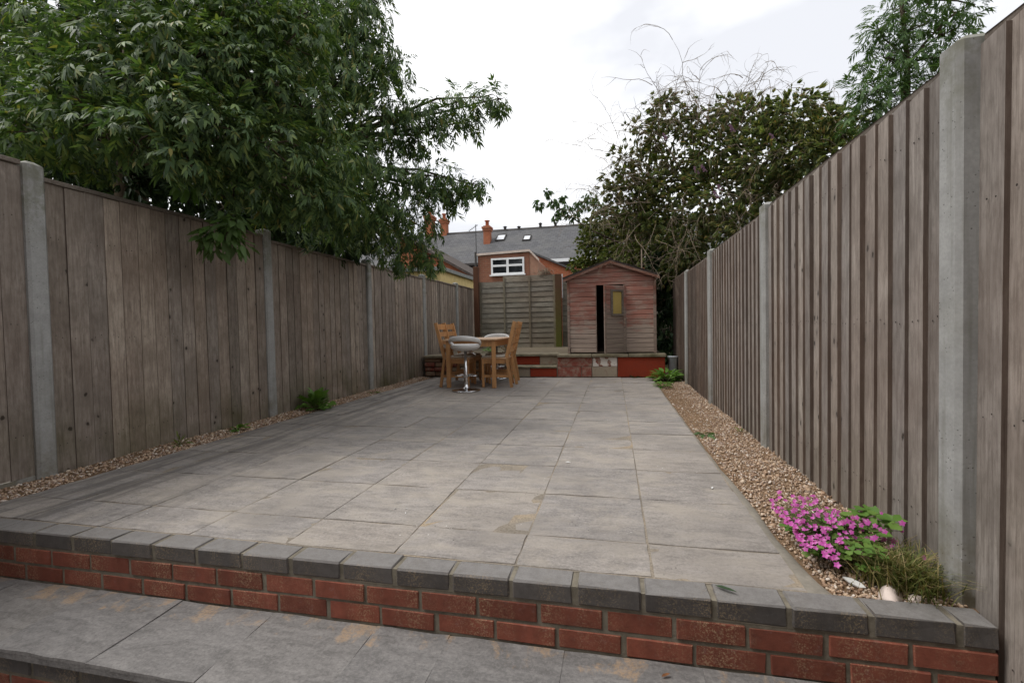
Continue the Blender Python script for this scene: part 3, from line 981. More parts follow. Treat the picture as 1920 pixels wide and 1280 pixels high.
def fence_panel(y0, y1, x_back, z0, z1, side, nb, thick_far, label, group, m, thick, thin, gravel_board=False):
    root = tag(empty('board_fence', (x_back, (y0 + y1) / 2, z0)), label, 'fence panel', group)
    pitch = (y1 - y0) / nb
    me = board_mesh(pitch, z1 - z0 - 0.03, thick_far, thick, thin, side, m=m)
    order = range(nb) if thick_far else range(nb - 1, -1, -1)
    for k in range(nb):
        o = link('board', me, None, root)
        # lapping: the board whose thick edge shows lies over its neighbour
        lift = side * (0.0010 + 0.0007 * (k % 2))
        off = 0.0
        o.location = (lift + side * (0.004 + jit(0.0015)), y0 + k * pitch + off - root.location.y + jit(0.002), jit(0.004))
        o.rotation_euler = (jit(0.0022), jit(0.002), jit(0.010) if side > 0 else jit(0.004))
        o.scale = (1, 1, 1 + jit(0.003))
    mb = MB()
    mb.box(x_back - 0.02 * side - 0.012, x_back - 0.02 * side + 0.012 + side * 0.042 * (1 if side > 0 else 1), y0 + 0.002, y1 - 0.002, z1 - 0.028, z1, 0.003)
    wpart(mb, 'capping_rail', 'cap', root)
    mb = MB()
    for zz_ in (0.25, 0.95, 1.6):
        mb.box(x_back - side * 0.055, x_back - side * 0.004, y0, y1, z0 + zz_ - 0.035, z0 + zz_ + 0.035)
    wpart(mb, 'back_rail', 'cap', root)
    mb = MB()                                    # nail heads along the three rails
    for k in range(nb):
        for zz_ in (0.25, 0.95, 1.6):
            for dy in (0.030, 0.070):
                yn, zn = y0 + k * pitch + dy + jit(0.006), z0 + zz_ + jit(0.014)
                if zn > z1 - 0.06:
                    continue
                t_ = (yn - y0 - k * pitch) / (pitch + 0.022)
                xn = x_back + side * (0.0065 + thick + (thin - thick) * t_ + 0.0015)
                rr = random.uniform(0.0028, 0.0042)
                mb.poly([(xn, yn + rr * math.cos(a_), zn + rr * math.sin(a_)) for a_ in (0, 1.047, 2.094, 3.142, 4.189, 5.236)], [(0, 1, 2, 3, 4, 5)])
    tag(wpart(mb, 'nail_heads', 'nail', root), kind='stuff')
    if gravel_board:
        mb = MB()
        mb.box(x_back - 0.02, x_back + side * 0.02, y0, y1, -0.3, z0 - 0.004)
        wpart(mb, 'gravel_board', 'post', root)
    return root
LZ = [(0.24, 2.225, 1.985, 0.03), (2.225, 4.240, 1.915, -0.06), (4.240, 6.300, 1.875, -0.06), (6.300, 8.370, 1.883, -0.06), (8.370, 10.295, 1.905, -0.06), (10.295, 11.70, 1.93, 0.0)]
Llab = ['nearest left fence panel cut by the left photo edge, above the grey gravel board', 'left fence panel with the green leafy sprig hanging over its top',
        'greenish left fence panel behind the leafy weed', 'left fence panel between the weedy gravel and the pine chairs', 'left fence panel directly behind the left pine chairs',
        'short last left fence panel beside the brown wooden post']
for (a, b, z1, z0), lab in zip(LZ, Llab):
    nb = max(6, round((b - a - 0.11) / 0.117))
    fence_panel(a + 0.056, b - 0.056, -3.575, z0, z1, 1, nb, False, lab, 'feather-edge panels of the left fence', 'fence_l', 0.0135, 0.0075, a < 1)
# right posts: garden face x = 1.055, near edge of the first at y = 1.71
RP = [(1.758, 1.775), (3.672, 1.752), (5.600, 1.732), (7.372, 1.705)]
for i, (y, h) in enumerate(RP):
    o = link('fence_post', post_mesh(0.10, 0.11, h), None)
    o.location = (1.055 + 0.055, y, 0)
    o.rotation_euler = (jit(0.004), jit(0.004), R(90))
    tag(o, ['nearest right fence concrete post, standing behind the end of the brick coping', 'second concrete post from the front along the right fence',
            'third concrete post from the front along the right fence', 'farthest concrete post of the right fence, near the shed'][i], 'fence post', 'concrete posts of the right fence')
RZ = [(-0.20, 1.758, 1.755, -0.35, 1.113), (1.758, 3.672, 1.735, -0.06, 1.098), (3.672, 5.600, 1.712, -0.06, 1.098), (5.600, 7.372, 1.688, -0.06, 1.098), (7.372, 9.05, 1.72, -0.06, 1.098)]
Rlab = ['nearest right fence panel, cut by the right photo edge', 'right fence panel behind the pink flowers and grass', 'right fence panel between the second and third concrete posts',
        'right fence panel between the third and fourth concrete posts', 'last right fence panel, ending beside the shed']
for (a, b, z1, z0, xb), lab in zip(RZ, Rlab):
    fence_panel(a + 0.051, b - 0.051, xb + 0.012, z0, z1, -1, round((b - a - 0.1) / 0.107), False, lab, 'feather-edge panels of the right fence', 'fence_r', 0.031, 0.013)

# ---- back fence on the terrace: horizontal lapped boards
BY, BZ = 11.30, 0.40
bf = tag(empty('lap_fence', (-2.33, BY, BZ)), 'green-grey fence panel of horizontal lapped boards behind the table', 'fence panel', 'lapped panels of the back fence')
X0, X1 = -3.285, -1.372
nb = 14
top = 2.165
ph_ = (top - BZ) / nb
for k in range(nb):
    zb = BZ + k * ph_
    x0 = X0
    if k == nb - 1:
        x0 = X0 + 0.64
    mb = MB()
    nxs = 6
    pts = []
    for i in range(nxs + 1):
        xx_ = x0 + (X1 - x0) * i / nxs
        w1 = jit(0.003)
        pts += [(xx_, BY - 0.020 + jit(0.003), zb + w1 - 0.012), (xx_, BY - 0.004 + jit(0.002), zb + ph_ + 0.01), (xx_, BY + 0.004, zb + w1 - 0.012), (xx_, BY + 0.006, zb + ph_ + 0.01)]
    fc = []
    for i in range(nxs):
        a = 4 * i
        fc += [(a, a + 4, a + 5, a + 1), (a + 2, a + 3, a + 7, a + 6), (a, a + 2, a + 6, a + 4), (a + 1, a + 5, a + 7, a + 3)]
    fc += [(0, 1, 3, 2), (4 * nxs, 4 * nxs + 2, 4 * nxs + 3, 4 * nxs + 1)]
    mb.poly(pts, fc)
    wpart(mb, 'board', 'lap', bf)
for xb, wd in ((X0 + 0.03, 0.05), (X0 + 0.64, 0.045), (X1 - 0.63, 0.045), (X1 - 0.02, 0.05)):
    mb = MB(); mb.box(xb - wd / 2, xb + wd / 2, BY - 0.036, BY - 0.021, BZ, top - (0.11 if xb < X0 + 0.5 else 0.0), 0.003)
    wpart(mb, 'batten', 'batten', bf)
bf2 = tag(empty('lap_fence', (-0.45, BY + 0.1, BZ)), 'lapped fence panel mostly hidden behind the red shed', 'fence panel', 'lapped panels of the back fence')
for k in range(13):
    zb = BZ + k * 0.128
    mb = MB()
    mb.prism([(BY + 0.08, zb - 0.01), (BY + 0.094, zb + 0.14), (BY + 0.104, zb + 0.14), (BY + 0.104, zb - 0.01)], -1.215, 2.6, 'x')
    wpart(mb, 'board', 'lap', bf2)
mb = MB(); mb.box(-1.212, -1.185, BY + 0.045, BY + 0.065, 1.60, 2.175)
wpart(mb, 'white_strip', 'pvc', bf2)
mb = MB(); mb.box(-1.362, -1.222, BY - 0.07, BY + 0.06, BZ - 0.3, 2.175, 0.008)
tag(mb.build('wooden_post', 'moss_post'), 'thick wooden post green with moss between the lapped panels', 'post')
mb = MB(); mb.box(-3.425, -3.298, BY - 0.09, BY + 0.03, BZ - 0.3, 2.44, 0.008)
tag(mb.build('wooden_post', 'brown_post'), 'tall reddish brown wooden post at the left end of the lapped fence', 'post')

# ================================================================== RAISED TERRACE
TY, TZ1 = 8.17, 0.352
ter = tag(empty('raised_terrace', (-1.3, TY, 0)), 'raised terrace of painted concrete blocks with coping slabs under the shed', 'terrace')
mb = MB()
mb.box(-3.50, -1.905, TY + 0.055, 8.55, -0.05, TZ1)
mb.box(-0.985, 0.840, TY + 0.012, 8.55, -0.05, TZ1)
mb.box(-3.50, 0.835, 8.52, 11.9, -0.05, TZ1 - 0.004)
mb.box(-1.905, -0.985, TY + 0.02, 8.53, -0.05, 0.155)
wpart(mb, 'core', 'mortar', ter)
mb = MB(); mb.box(-3.50, 0.83, 8.50, 11.9, TZ1 - 0.002, TZ1 + 0.045)
wpart(mb, 'terrace_floor', 'terrace_top', ter)
def bl(x0, x1, z0, z1, m, y0=TY, d=0.10, c=0.006):
    mb = MB(); mb.box(x0 + 0.005, x1 - 0.005, y0 + jit(0.003), y0 + d, z0 + 0.004, z1 - 0.004, c)
    return wpart(mb, 'block', m, ter)
# painted block wall right of the steps
bl(-0.975, -0.36, 0.185, 0.352, 'block_faded'); bl(-0.36, 0.065, 0.185, 0.352, 'block_white')
bl(-0.975, -0.55, 0.0, 0.185, 'block_faded'); bl(-0.55, -0.37, 0.0, 0.185, 'block_faded'); bl(-0.37, 0.065, 0.0, 0.185, 'block_bare')
tag(bl(0.065, 0.856, 0.0, 0.352, 'block_red', TY - 0.008, 0.13, 0.006), 'smooth end block freshly painted brick red')
# return wall at the right end
for k, (a, b) in enumerate(((8.31, 8.75), (8.75, 9.2), (9.2, 9.65))):
    mb = MB(); mb.box(0.76, 0.852, a + 0.004, b - 0.004, 0.0, 0.352, 0.006)
    wpart(mb, 'block', 'block_faded', ter)
# the two steps
bl(-1.90, -1.47, 0.0, 0.160, 'block_bare', TY + 0.005); bl(-1.47, -0.985, 0.0, 0.160, 'block_red', TY + 0.002)
for a, b in ((-1.915, -1.45), (-1.45, -0.98)):
    mb = MB(); mb.box(a + 0.004, b - 0.004, TY - 0.022, TY + 0.35, 0.162, 0.192, 0.006)
    wpart(mb, 'step_slab', 'terrace_coping', ter)
bl(-1.90, -1.34, 0.192, 0.352, 'block_red', TY + 0.33); bl(-1.34, -0.985, 0.192, 0.352, 'block_bare', TY + 0.325)
# rubble part behind the chairs
z = 0.0
for row, hh in enumerate((0.095, 0.085, 0.090, 0.082)):
    x = -3.50
    while x < -1.93:
        w_ = random.uniform(0.15, 0.34)
        x2 = min(x + w_, -1.905)
        if x2 - x > 0.05:
            mb = MB(); mb.box(x + 0.007, x2 - 0.007, TY + jit(0.022) + 0.005, TY + 0.10, z + 0.006, z + hh - 0.004, 0.016)
            wpart(mb, 'stone', random.choice(['rubble', 'rubble', 'block_bare', 'block_faded']), ter)
        x = x2
    z += hh
# coping slabs
x = -3.52
for w_ in (0.62, 0.60, 0.40):
    mb = MB(); mb.box(x + 0.004, x + w_ - 0.004, TY - 0.045, TY + 0.34, TZ1 + jit(0.003), TZ1 + 0.048 + jit(0.004), 0.007)
    wpart(mb, 'coping_slab', 'terrace_coping', ter); x += w_
mb = MB(); mb.box(-1.895, -0.985, 8.46, 8.80, TZ1 + 0.002, TZ1 + 0.050, 0.007)
wpart(mb, 'coping_slab', 'terrace_coping', ter)
x = -0.98
for w_ in (0.61, 0.62, 0.625):
    mb = MB(); mb.box(x + 0.004, x + w_ - 0.004, TY - 0.040 + jit(0.008), TY + 0.34, TZ1 + jit(0.003), TZ1 + 0.049 + jit(0.004), 0.007)
    wpart(mb, 'coping_slab', 'terrace_coping', ter); x += w_

# ================================================================== SHED
SY, SZ = 8.345, 0.405
SX0, SX1, EAVE, APEX, SD = -0.775, 0.703, 1.752, 2.020, 1.75
xm = (SX0 + SX1) / 2
shed = tag(empty('garden_shed', (xm, SY + SD / 2, SZ)), 'faded red wooden garden shed with its door ajar on the terrace', 'shed')
OX0, OX1, OZ = -0.285, 0.215, 1.607
bh = 0.0825
z = SZ + 0.015
k = 0
def shed_board(x0, x1, z0, z1, m='shed', xt0=None, xt1=None):
    mb = MB()
    xt0 = x0 if xt0 is None else xt0
    xt1 = x1 if xt1 is None else xt1
    y0 = SY - 0.012 + jit(0.0015)
    pts = [(x0, y0, z0 + 0.007), (x1, y0, z0 + 0.007), (xt1, y0 + 0.001, z1 - 0.010), (xt0, y0 + 0.001, z1 - 0.010), (xt0, y0 + 0.008, z1), (xt1, y0 + 0.008, z1),
           (x0, SY + 0.004, z0 + 0.003), (x1, SY + 0.004, z0 + 0.003), (xt1, SY + 0.004, z1), (xt0, SY + 0.004, z1)]
    mb.poly(pts, [(0, 1, 2, 3), (3, 2, 5, 4), (4, 5, 8, 9), (6, 9, 8, 7), (0, 6, 7, 1), (0, 3, 4, 9, 6), (1, 7, 8, 5, 2)])
    return wpart(mb, 'board', m, shed)
def gable(zq):
    t = max(0.0, (zq - EAVE) / (APEX - EAVE))
    return SX0 + (xm - SX0) * t + 0.004, SX1 - (SX1 - xm) * t - 0.004
while z < APEX - 0.03:
    z1 = min(z + bh, APEX - 0.01)
    a0, a1 = gable(z)
    b0, b1 = gable(z1)
    if z1 <= OZ + 0.02:
        if k == 0:
            shed_board(SX0 + 0.03, OX0 - 0.0, z, z1, 'shed')
        else:
            shed_board(SX0, OX0, z, z1)
        shed_board(OX1, SX1, z, z1)
    else:
        if z < OZ:
            shed_board(a0, OX0, z, z1, 'shed', b0)
            shed_board(OX1, a1, z, z1, 'shed', None, b1)
            shed_board(OX0, OX1, OZ, z1)
        else:
            shed_board(a0, a1, z, z1, 'shed', b0, b1)
    z = z1
    k += 1
# side and back walls, floor
for xs_, nm in ((SX0, 'side_wall'), (SX1, 'side_wall')):
    mb = MB(); mb.box(min(xs_, xs_ + (0.014 if xs_ < 0 else -0.014)), max(xs_, xs_ + (0.014 if xs_ < 0 else -0.014)), SY + 0.006, SY + SD, SZ, EAVE)
    wpart(mb, nm, 'shed_side', shed)
mb = MB(); mb.prism([(SX0, SZ), (SX1, SZ), (SX1, EAVE), (xm, APEX), (SX0, EAVE)], SY + SD, SY + SD + 0.015, 'y')
wpart(mb, 'back_wall', 'shed_side', shed)
mb = MB(); mb.box(SX0 + 0.02, SX1 - 0.02, SY + 0.01, SY + SD - 0.01, SZ + 0.005, SZ + 0.025)
wpart(mb, 'floor', 'shed_side', shed)
# corner posts and opening frame
for x0, x1 in ((SX0 - 0.022, SX0 + 0.020), (SX1 - 0.020, SX1 + 0.030)):
    mb = MB(); mb.box(x0, x1, SY - 0.026, SY + 0.02, SZ, EAVE - 0.01, 0.003)
    wpart(mb, 'corner_post', 'shed_trim', shed)
mb = MB(); mb.box(OX1 - 0.006, OX1 + 0.016, SY - 0.020, SY + 0.03, SZ + 0.01, OZ + 0.01, 0.002)
wpart(mb, 'door_jamb', 'shed_door', shed)
mb = MB(); mb.box(OX0 - 0.01, OX0 + 0.004, SY - 0.018, SY + 0.03, SZ + 0.01, OZ, 0.002)
wpart(mb, 'door_jamb', 'shed_trim', shed)
# roof: two felted boards, barge boards and ridge
OV, FY, BK = 0.085, SY - 0.10, SY + SD + 0.08
sl = (APEX - EAVE) / (xm - SX0)
for sgn in (-1, 1):
    xe = xm + sgn * (xm - SX0 + OV)
    ze = APEX - sl * (xm - SX0 + OV)
    t = 0.022
    mb = MB(); mb.prism([(xm, APEX + 0.004), (xe, ze + 0.004), (xe, ze + 0.004 + t), (xm, APEX + 0.004 + t)], FY, BK, 'y')
    rf = wpart(mb, 'roof', 'tar', shed)
    mb = MB(); mb.prism([(xm, APEX + 0.030), (xe + sgn * 0.012, ze + 0.030), (xe + sgn * 0.012, ze + 0.036), (xm, APEX + 0.036)], FY - 0.012, BK, 'y')
    fo = mb.build('felt', 'tar', rf)
    mb = MB(); mb.prism([(xm, APEX - 0.042), (xe, ze - 0.042), (xe, ze + 0.003), (xm, APEX + 0.003)], FY + 0.001, FY + 0.02, 'y')
    wpart(mb, 'barge_board', 'shed_trim', shed)
mb = MB(); mb.prism([(xm - 0.055, APEX + 0.020), (xm, APEX + 0.042), (xm + 0.055, APEX + 0.020), (xm, APEX + 0.052)], FY - 0.014, BK, 'y')
wpart(mb, 'ridge_felt', 'tar', shed)
# door: hinged on the right, swung out about 43 degrees; built closed in local axes
door = empty('door', (0, 0, 0))
door.parent = shed
door.location = (OX1 - 0.008 - shed.location.x, SY - 0.016 - shed.location.y, SZ + 0.02 - shed.location.z)
door.rotation_euler = (0, 0, R(43))
DW, DH = 0.485, OZ - SZ - 0.03
z = 0.0
while z < DH - 0.02:
    z1 = min(z + bh, DH)
    mb = MB(); mb.prism([(-0.014, z + 0.003), (-0.013, z1 - 0.009), (-0.006, z1), (0.002, z1), (0.002, z + 0.003)], -DW, -0.002, 'x')
    mb.build('board', 'shed_door', door)
    z = z1
for x0, x1 in ((-DW - 0.004, -DW + 0.035), (-0.05, -0.004)):
    mb = MB(); mb.box(x0, x1, -0.024, -0.0145, 0, DH, 0.002)
    mb.build('stile', 'shed_trim' if x0 < -0.1 else 'shed_door', door)
wx0, wx1, wz0, wz1 = -0.345, -0.065, 0.635, 1.085
mb = MB()
for a in ((wx0, wx1, wz0, wz0 + 0.035), (wx0, wx1, wz1 - 0.035, wz1), (wx0, wx0 + 0.035, wz0 + 0.035, wz1 - 0.035), (wx1 - 0.035, wx1, wz0 + 0.035, wz1 - 0.035)):
    mb.box(a[0], a[1], -0.040, -0.010, a[2], a[3], 0.002)
mb.build('window_frame', 'cap', door)
mb = MB(); mb.box(wx0 + 0.034, wx1 - 0.034, -0.020, -0.0150, wz0 + 0.034, wz1 - 0.034)
mb.build('window_board', 'yellow_board', door)

# grey pot lying against the terrace corner
mb = MB()
mb.lathe([(0.0, 0.0), (0.060, 0.0), (0.066, 0.02), (0.078, 0.36), (0.086, 0.365), (0.086, 0.385), (0.076, 0.385), (0.070, 0.34), (0.058, 0.03), (0.0, 0.03)], 0, 0, 28)
o = mb.build('plastic_tub', 'grey_plastic', None, True)
o.location = (0.985, 8.33, -0.035)
o.rotation_euler = (R(-3), R(2), 0)
tag(o, 'tall grey plastic tub beside the red end of the terrace', 'tub')

# ================================================================== TABLE, CHAIRS, STOOLS
def bar(mb, p, q, w, d, up=(0, 0, 1), c=0.0):
    """rectangular bar from p to q; w across, d deep"""
    p, q = Vector(p), Vector(q)
    a = (q - p).normalized()
    upv = Vector(up)
    s = a.cross(upv)
    s = s.normalized() if s.length > 1e-5 else Vector((1, 0, 0))
    t = s.cross(a).normalized()
    pts = []
    for e in (p, q):
        for i, j in ((-1, -1), (1, -1), (1, 1), (-1, 1)):
            pts.append(tuple(e + s * (i * w / 2) + t * (j * d / 2)))
    mb.poly(pts, [(0, 1, 2, 3), (7, 6, 5, 4), (0, 4, 5, 1), (1, 5, 6, 2), (2, 6, 7, 3), (3, 7, 4, 0)])
    return mb

T_X0, T_X1, T_Y0, T_Y1, T_H = -2.475, -1.705, 6.60, 7.78, 0.735
tb = tag(empty('dining_table', ((T_X0 + T_X1) / 2, (T_Y0 + T_Y1) / 2, 0)), 'rectangular pine dining table between the chairs and stools', 'table')
mb = MB(); mb.box(T_X0 - 0.035, T_X1 + 0.035, T_Y0 - 0.035, T_Y1 + 0.035, T_H - 0.024, T_H, 0.004)
wpart(mb, 'table_top', 'pine_top', tb)
for x in (T_X0 + 0.03, T_X1 - 0.03):
    for y in (T_Y0 + 0.03, T_Y1 - 0.03):
        mb = MB(); mb.box(x - 0.028, x + 0.028, y - 0.028, y + 0.028, 0.003, T_H - 0.025, 0.004)
        wpart(mb, 'leg', 'pine', tb)
for a in ((T_X0 + 0.059, T_X1 - 0.059, T_Y0 + 0.012, T_Y0 + 0.034), (T_X0 + 0.059, T_X1 - 0.059, T_Y1 - 0.034, T_Y1 - 0.012),
          (T_X0 + 0.012, T_X0 + 0.034, T_Y0 + 0.059, T_Y1 - 0.059), (T_X1 - 0.034, T_X1 - 0.012, T_Y0 + 0.059, T_Y1 - 0.059)):
    mb = MB(); mb.box(a[0], a[1], a[2], a[3], T_H - 0.115, T_H - 0.026)
    wpart(mb, 'apron', 'pine', tb)

def make_chair():
    """ladder-back chair facing +x, origin under the middle of the seat"""
    r_ = empty('dining_chair')
    W, D, H = 0.20, 0.19, 0.445
    for s in (-1, 1):
        mb = MB(); mb.box(D - 0.034, D, s * W - 0.019, s * W + 0.019, 0, H - 0.022, 0.003)
        mb.build('leg', 'pine', r_)
        mb = MB()
        bar(mb, (-D - 0.075, s * W, 0), (-D - 0.004, s * W, H), 0.034, 0.040, (1, 0, 0))
        mb.build('leg', 'pine', r_)
        mb = MB()
        bar(mb, (-D - 0.004, s * W, H), (-D - 0.135, s * W, 0.985), 0.034, 0.048, (1, 0, 0))
        mb.build('back_post', 'pine', r_)
        mb = MB(); mb.box(-D + 0.02, D - 0.034, s * W - 0.012, s * W + 0.012, H - 0.088, H - 0.022)
        mb.build('seat_rail', 'pine', r_)
        mb = MB(); mb.box(-D - 0.03, D - 0.034, s * W - 0.010, s * W + 0.010, 0.15, 0.185)
        mb.build('stretcher', 'pine', r_)
    mb = MB(); mb.box(-D + 0.02, D - 0.010, -W + 0.02, W - 0.02, H - 0.085, H - 0.023)
    mb.build('seat_rail', 'pine', r_)
    mb = MB(); mb.box(-D - 0.005, D + 0.012, -W - 0.022, W + 0.022, H - 0.022, H, 0.006)
    mb.build('seat', 'pine_top', r_)
    mb = MB(); mb.box(-D + 0.02, D + 0.004, -W, W, H + 0.001, H + 0.028, 0.012)
    mb.build('seat_pad', 'cushion', r_)
    for k, z in enumerate((0.56, 0.685, 0.81, 0.925)):
        t = (z - H) / (0.985 - H)
        x = -D - 0.004 - 0.131 * t
        mb = MB()
        bar(mb, (x, -W + 0.017, z), (x, W - 0.017, z), 0.020, 0.07 if k < 3 else 0.085, (0, 0, 1))
        mb.build('back_slat', 'pine', r_)
    return r_
ch = make_chair()
spots = [((-2.345, 6.905, 0), 2, 'pine ladder-back chair nearest the camera on the left side of the table'),
         ((-2.425, 7.44, 0), -3, 'pine ladder-back chair at the far left of the table, nearest the fence'),
         ((-1.760, 6.925, 0), 181, 'pine ladder-back chair nearest the camera on the right side of the table'),
         ((-1.845, 7.46, 0), 178, 'pine ladder-back chair farther back on the right side of the table')]
for i, (loc, rz, lab) in enumerate(spots):
    o = ch if i == 0 else copy_tree(ch)
    o.location = (loc[0], loc[1], 0.003)
    o.rotation_euler = (0, 0, R(rz))
    tag(o, lab, 'chair', 'pine chairs at the garden table')

def make_stool():
    """gas-lift bar stool, backrest on the -y side"""
    r_ = empty('bar_stool')
    mb = MB()
    mb.lathe([(0.0, 0.0), (0.200, 0.0), (0.207, 0.004), (0.205, 0.010), (0.17, 0.017), (0.10, 0.026), (0.055, 0.040), (0.040, 0.062), (0.035, 0.085), (0.031, 0.092)], 0, 0, 40)
    mb.build('base', 'chrome', r_, True)
    mb = MB()
    mb.lathe([(0.030, 0.085), (0.030, 0.33), (0.0265, 0.335), (0.0265, 0.36), (0.022, 0.365), (0.022, 0.58), (0.0, 0.58)], 0, 0, 24)
    mb.build('column', 'chrome', r_, True)
    # half-ring footrest on the side away from the backrest
    mb = MB()
    path = [(0.16 * math.sin(a), 0.02 + 0.16 * math.cos(a), 0.215) for a in np.linspace(-1.9, 1.9, 22)]
    mb.tube([(-0.03, 0, 0.215)] + path + [(0.03, 0, 0.215)], 0.0095, 8)
    mb.lathe([(0.034, 0.195), (0.036, 0.20), (0.036, 0.235), (0.034, 0.24)], 0, 0, 20)
    mb.build('footrest', 'chrome', r_, True)
    mb = MB(); mb.tube([(0.02, -0.02, 0.565), (0.09, -0.03, 0.555), (0.165, -0.035, 0.515)], [0.005, 0.005, 0.007], 8)
    mb.build('lever', 'chrome', r_, True)
    # seat cushion: dished disc
    prof = [(0.0, 0.570), (0.10, 0.572), (0.165, 0.585), (0.200, 0.610), (0.213, 0.640), (0.206, 0.662), (0.185, 0.668), (0.12, 0.655), (0.0, 0.645)]
    mb = MB(); mb.lathe(prof, 0, 0, 36)
    mb.build('seat', 'stool_white', r_, True)
    # hooped backrest: flat padded band rising round the back, open slot below it
    mb = MB()
    nA = 29
    ring = []
    for k in range(nA):
        a = -2.05 + 4.10 * k / (nA - 1)
        f = math.cos(a * 0.5 * math.pi / 2.05)           # 0 at the ends, 1 at the back
        f = max(0.0, f) ** 0.75
        rad = 0.208 + 0.020 * f
        cx, cy = rad * math.sin(a), -rad * math.cos(a)
        zc = 0.640 + 0.115 * f
        hh, tt = 0.020 + 0.018 * f, 0.016 + 0.004 * f
        nx, ny = math.sin(a), -math.cos(a)
        sec = []
        for q in range(10):
            b = 2 * math.pi * q / 10
            sec.append((cx + nx * tt * math.cos(b), cy + ny * tt * math.cos(b), zc + hh * math.sin(b)))
        ring.append(sec)
    pts = [p for s in ring for p in s]
    fc = []
    for k in range(nA - 1):
        for q in range(10):
            q2 = (q + 1) % 10
            fc.append((k * 10 + q, k * 10 + q2, (k + 1) * 10 + q2, (k + 1) * 10 + q))
    fc += [tuple(range(10))[::-1], tuple((nA - 1) * 10 + q for q in range(10))]
    mb.poly(pts, fc)
    mb.build('backrest', 'stool_white', r_, True)
    return r_
st = make_stool()
st.location = (-2.075, 6.33, 0.003)
st.rotation_euler = (0, 0, R(4))
tag(st, 'white bar stool on a chrome base in front of the pine table', 'bar stool', 'white gas-lift bar stools')
st2 = copy_tree(st)
st2.location = (-2.02, 7.93, 0.003)
st2.rotation_euler = (0, 0, R(186))
tag(st2, 'white bar stool behind the pine table, only its rounded back showing', 'bar stool', 'white gas-lift bar stools')

# ================================================================== HOUSES BEHIND
# terraced row
row = tag(empty('terraced_house', (-8, 29, 0)), 'long red brick terraced house with grey slate roof and skylights', 'house')
HY, EZ, RY, RZ_ = 27.0, 4.86, 30.5, 7.42
mb = MB(); mb.box(-34, 14, HY, 34.0, -0.06, EZ)
wpart(mb, 'wall', 'house_brick', row)
mb = MB()
mb.prism([(HY - 0.35, EZ - 0.16), (RY, RZ_ - 0.05), (RY, RZ_ + 0.03), (HY - 0.35, EZ - 0.06)], -34, 14.2, 'x')
mb.prism([(RY + 0.001, RZ_ - 0.05), (34.4, EZ - 0.16), (34.4, EZ - 0.06), (RY + 0.001, RZ_ + 0.03)], -34, 14.2, 'x')
roof = wpart(mb, 'roof', 'slate', row)
mb = MB(); mb.prism([(RY - 0.12, RZ_ - 0.02), (RY, RZ_ + 0.10), (RY + 0.12, RZ_ - 0.02)], -34, 14.2, 'x')
mb.build('ridge_tile', 'dark_fascia', roof)
mb = MB(); mb.box(-4.0, 14.1, HY - 0.46, HY - 0.30, EZ - 0.26, EZ - 0.08)
wpart(mb, 'gutter', 'pvc', row)
mb = MB(); mb.box(-34, -4.02, HY - 0.44, HY - 0.30, EZ - 0.22, EZ - 0.10)
wpart(mb, 'gutter', 'dark_fascia', row)
mb = MB(); mb.box(-33.9, 14, HY - 0.28, HY - 0.01, EZ - 0.40, EZ - 0.17)
wpart(mb, 'fascia', 'dark_fascia', row)
def on_roof(x, t):
    return (x, HY - 0.35 + (RY - HY + 0.35) * t, EZ - 0.06 + (RZ_ + 0.09 - EZ) * t)
ang = math.atan2(RZ_ + 0.09 - EZ, RY - HY + 0.35)
SKY = [(-7.04, 0.725, 0.50, 0.78), (-5.28, 0.66, 0.40, 0.62)]
for x, t, w_, h_ in SKY:
    f_ = empty('skylight'); f_.parent = row
    p = on_roof(x, t)
    f_.location = (p[0] - row.location.x, p[1] - row.location.y, p[2] - row.location.z)
    f_.rotation_euler = (ang, 0, 0)
    mb = MB()
    for a in ((-w_/2 - .06, w_/2 + .06, -h_/2 - .06, -h_/2), (-w_/2 - .06, w_/2 + .06, h_/2, h_/2 + .06), (-w_/2 - .06, -w_/2, -h_/2, h_/2), (w_/2, w_/2 + .06, -h_/2, h_/2)):
        mb.box(a[0], a[1], a[2], a[3], -0.02, 0.09)
    mb.build('frame', 'dark_fascia', f_)
    mb = MB(); mb.box(-w_/2, w_/2, -h_/2, h_/2, 0.0, 0.05)
    mb.build('pane', 'skyglass', f_)
def chimney(x, y, z0, z1, wx, wy, pots=1, par=row):
    mb = MB()
    mb.box(x - wx / 2, x + wx / 2, y - wy / 2, y + wy / 2, z0, z1 - 0.30)
    mb.box(x - wx / 2 - 0.05, x + wx / 2 + 0.05, y - wy / 2 - 0.05, y + wy / 2 + 0.05, z1 - 0.30, z1 - 0.16)
    mb.box(x - wx / 2 - 0.09, x + wx / 2 + 0.09, y - wy / 2 - 0.09, y + wy / 2 + 0.09, z1 - 0.16, z1 - 0.04)
    mb.box(x - wx / 2, x + wx / 2, y - wy / 2, y + wy / 2, z1 - 0.04, z1 + 0.03)
    c_ = wpart(mb, 'chimney', 'house_brick', par)
    for k in range(pots):
        mb = MB(); mb.lathe([(0.10, z1 + 0.02), (0.12, z1 + 0.06), (0.11, z1 + 0.30), (0.17, z1 + 0.34), (0.17, z1 + 0.38), (0.10, z1 + 0.38)], x + (k - (pots - 1) / 2) * 0.42, y, 14)
        mb.build('chimney_pot', 'terracotta', c_, True)
    mb = MB(); mb.box(x - wx / 2 - 0.10, x + wx / 2 + 0.10, y - wy / 2 - 0.14, y - wy / 2 + 0.1, z0 + 0.02, z0 + 0.14)
    mb.build('flashing', 'lead', c_)
chimney(-7.83, 29.0, 5.95, 7.42, 0.42, 0.45)
chimney(-12.35, 30.5, 6.9, 8.75, 0.52, 0.6, 1)
chimney(-11.30, 30.5, 6.9, 8.45, 0.42, 0.5, 1)
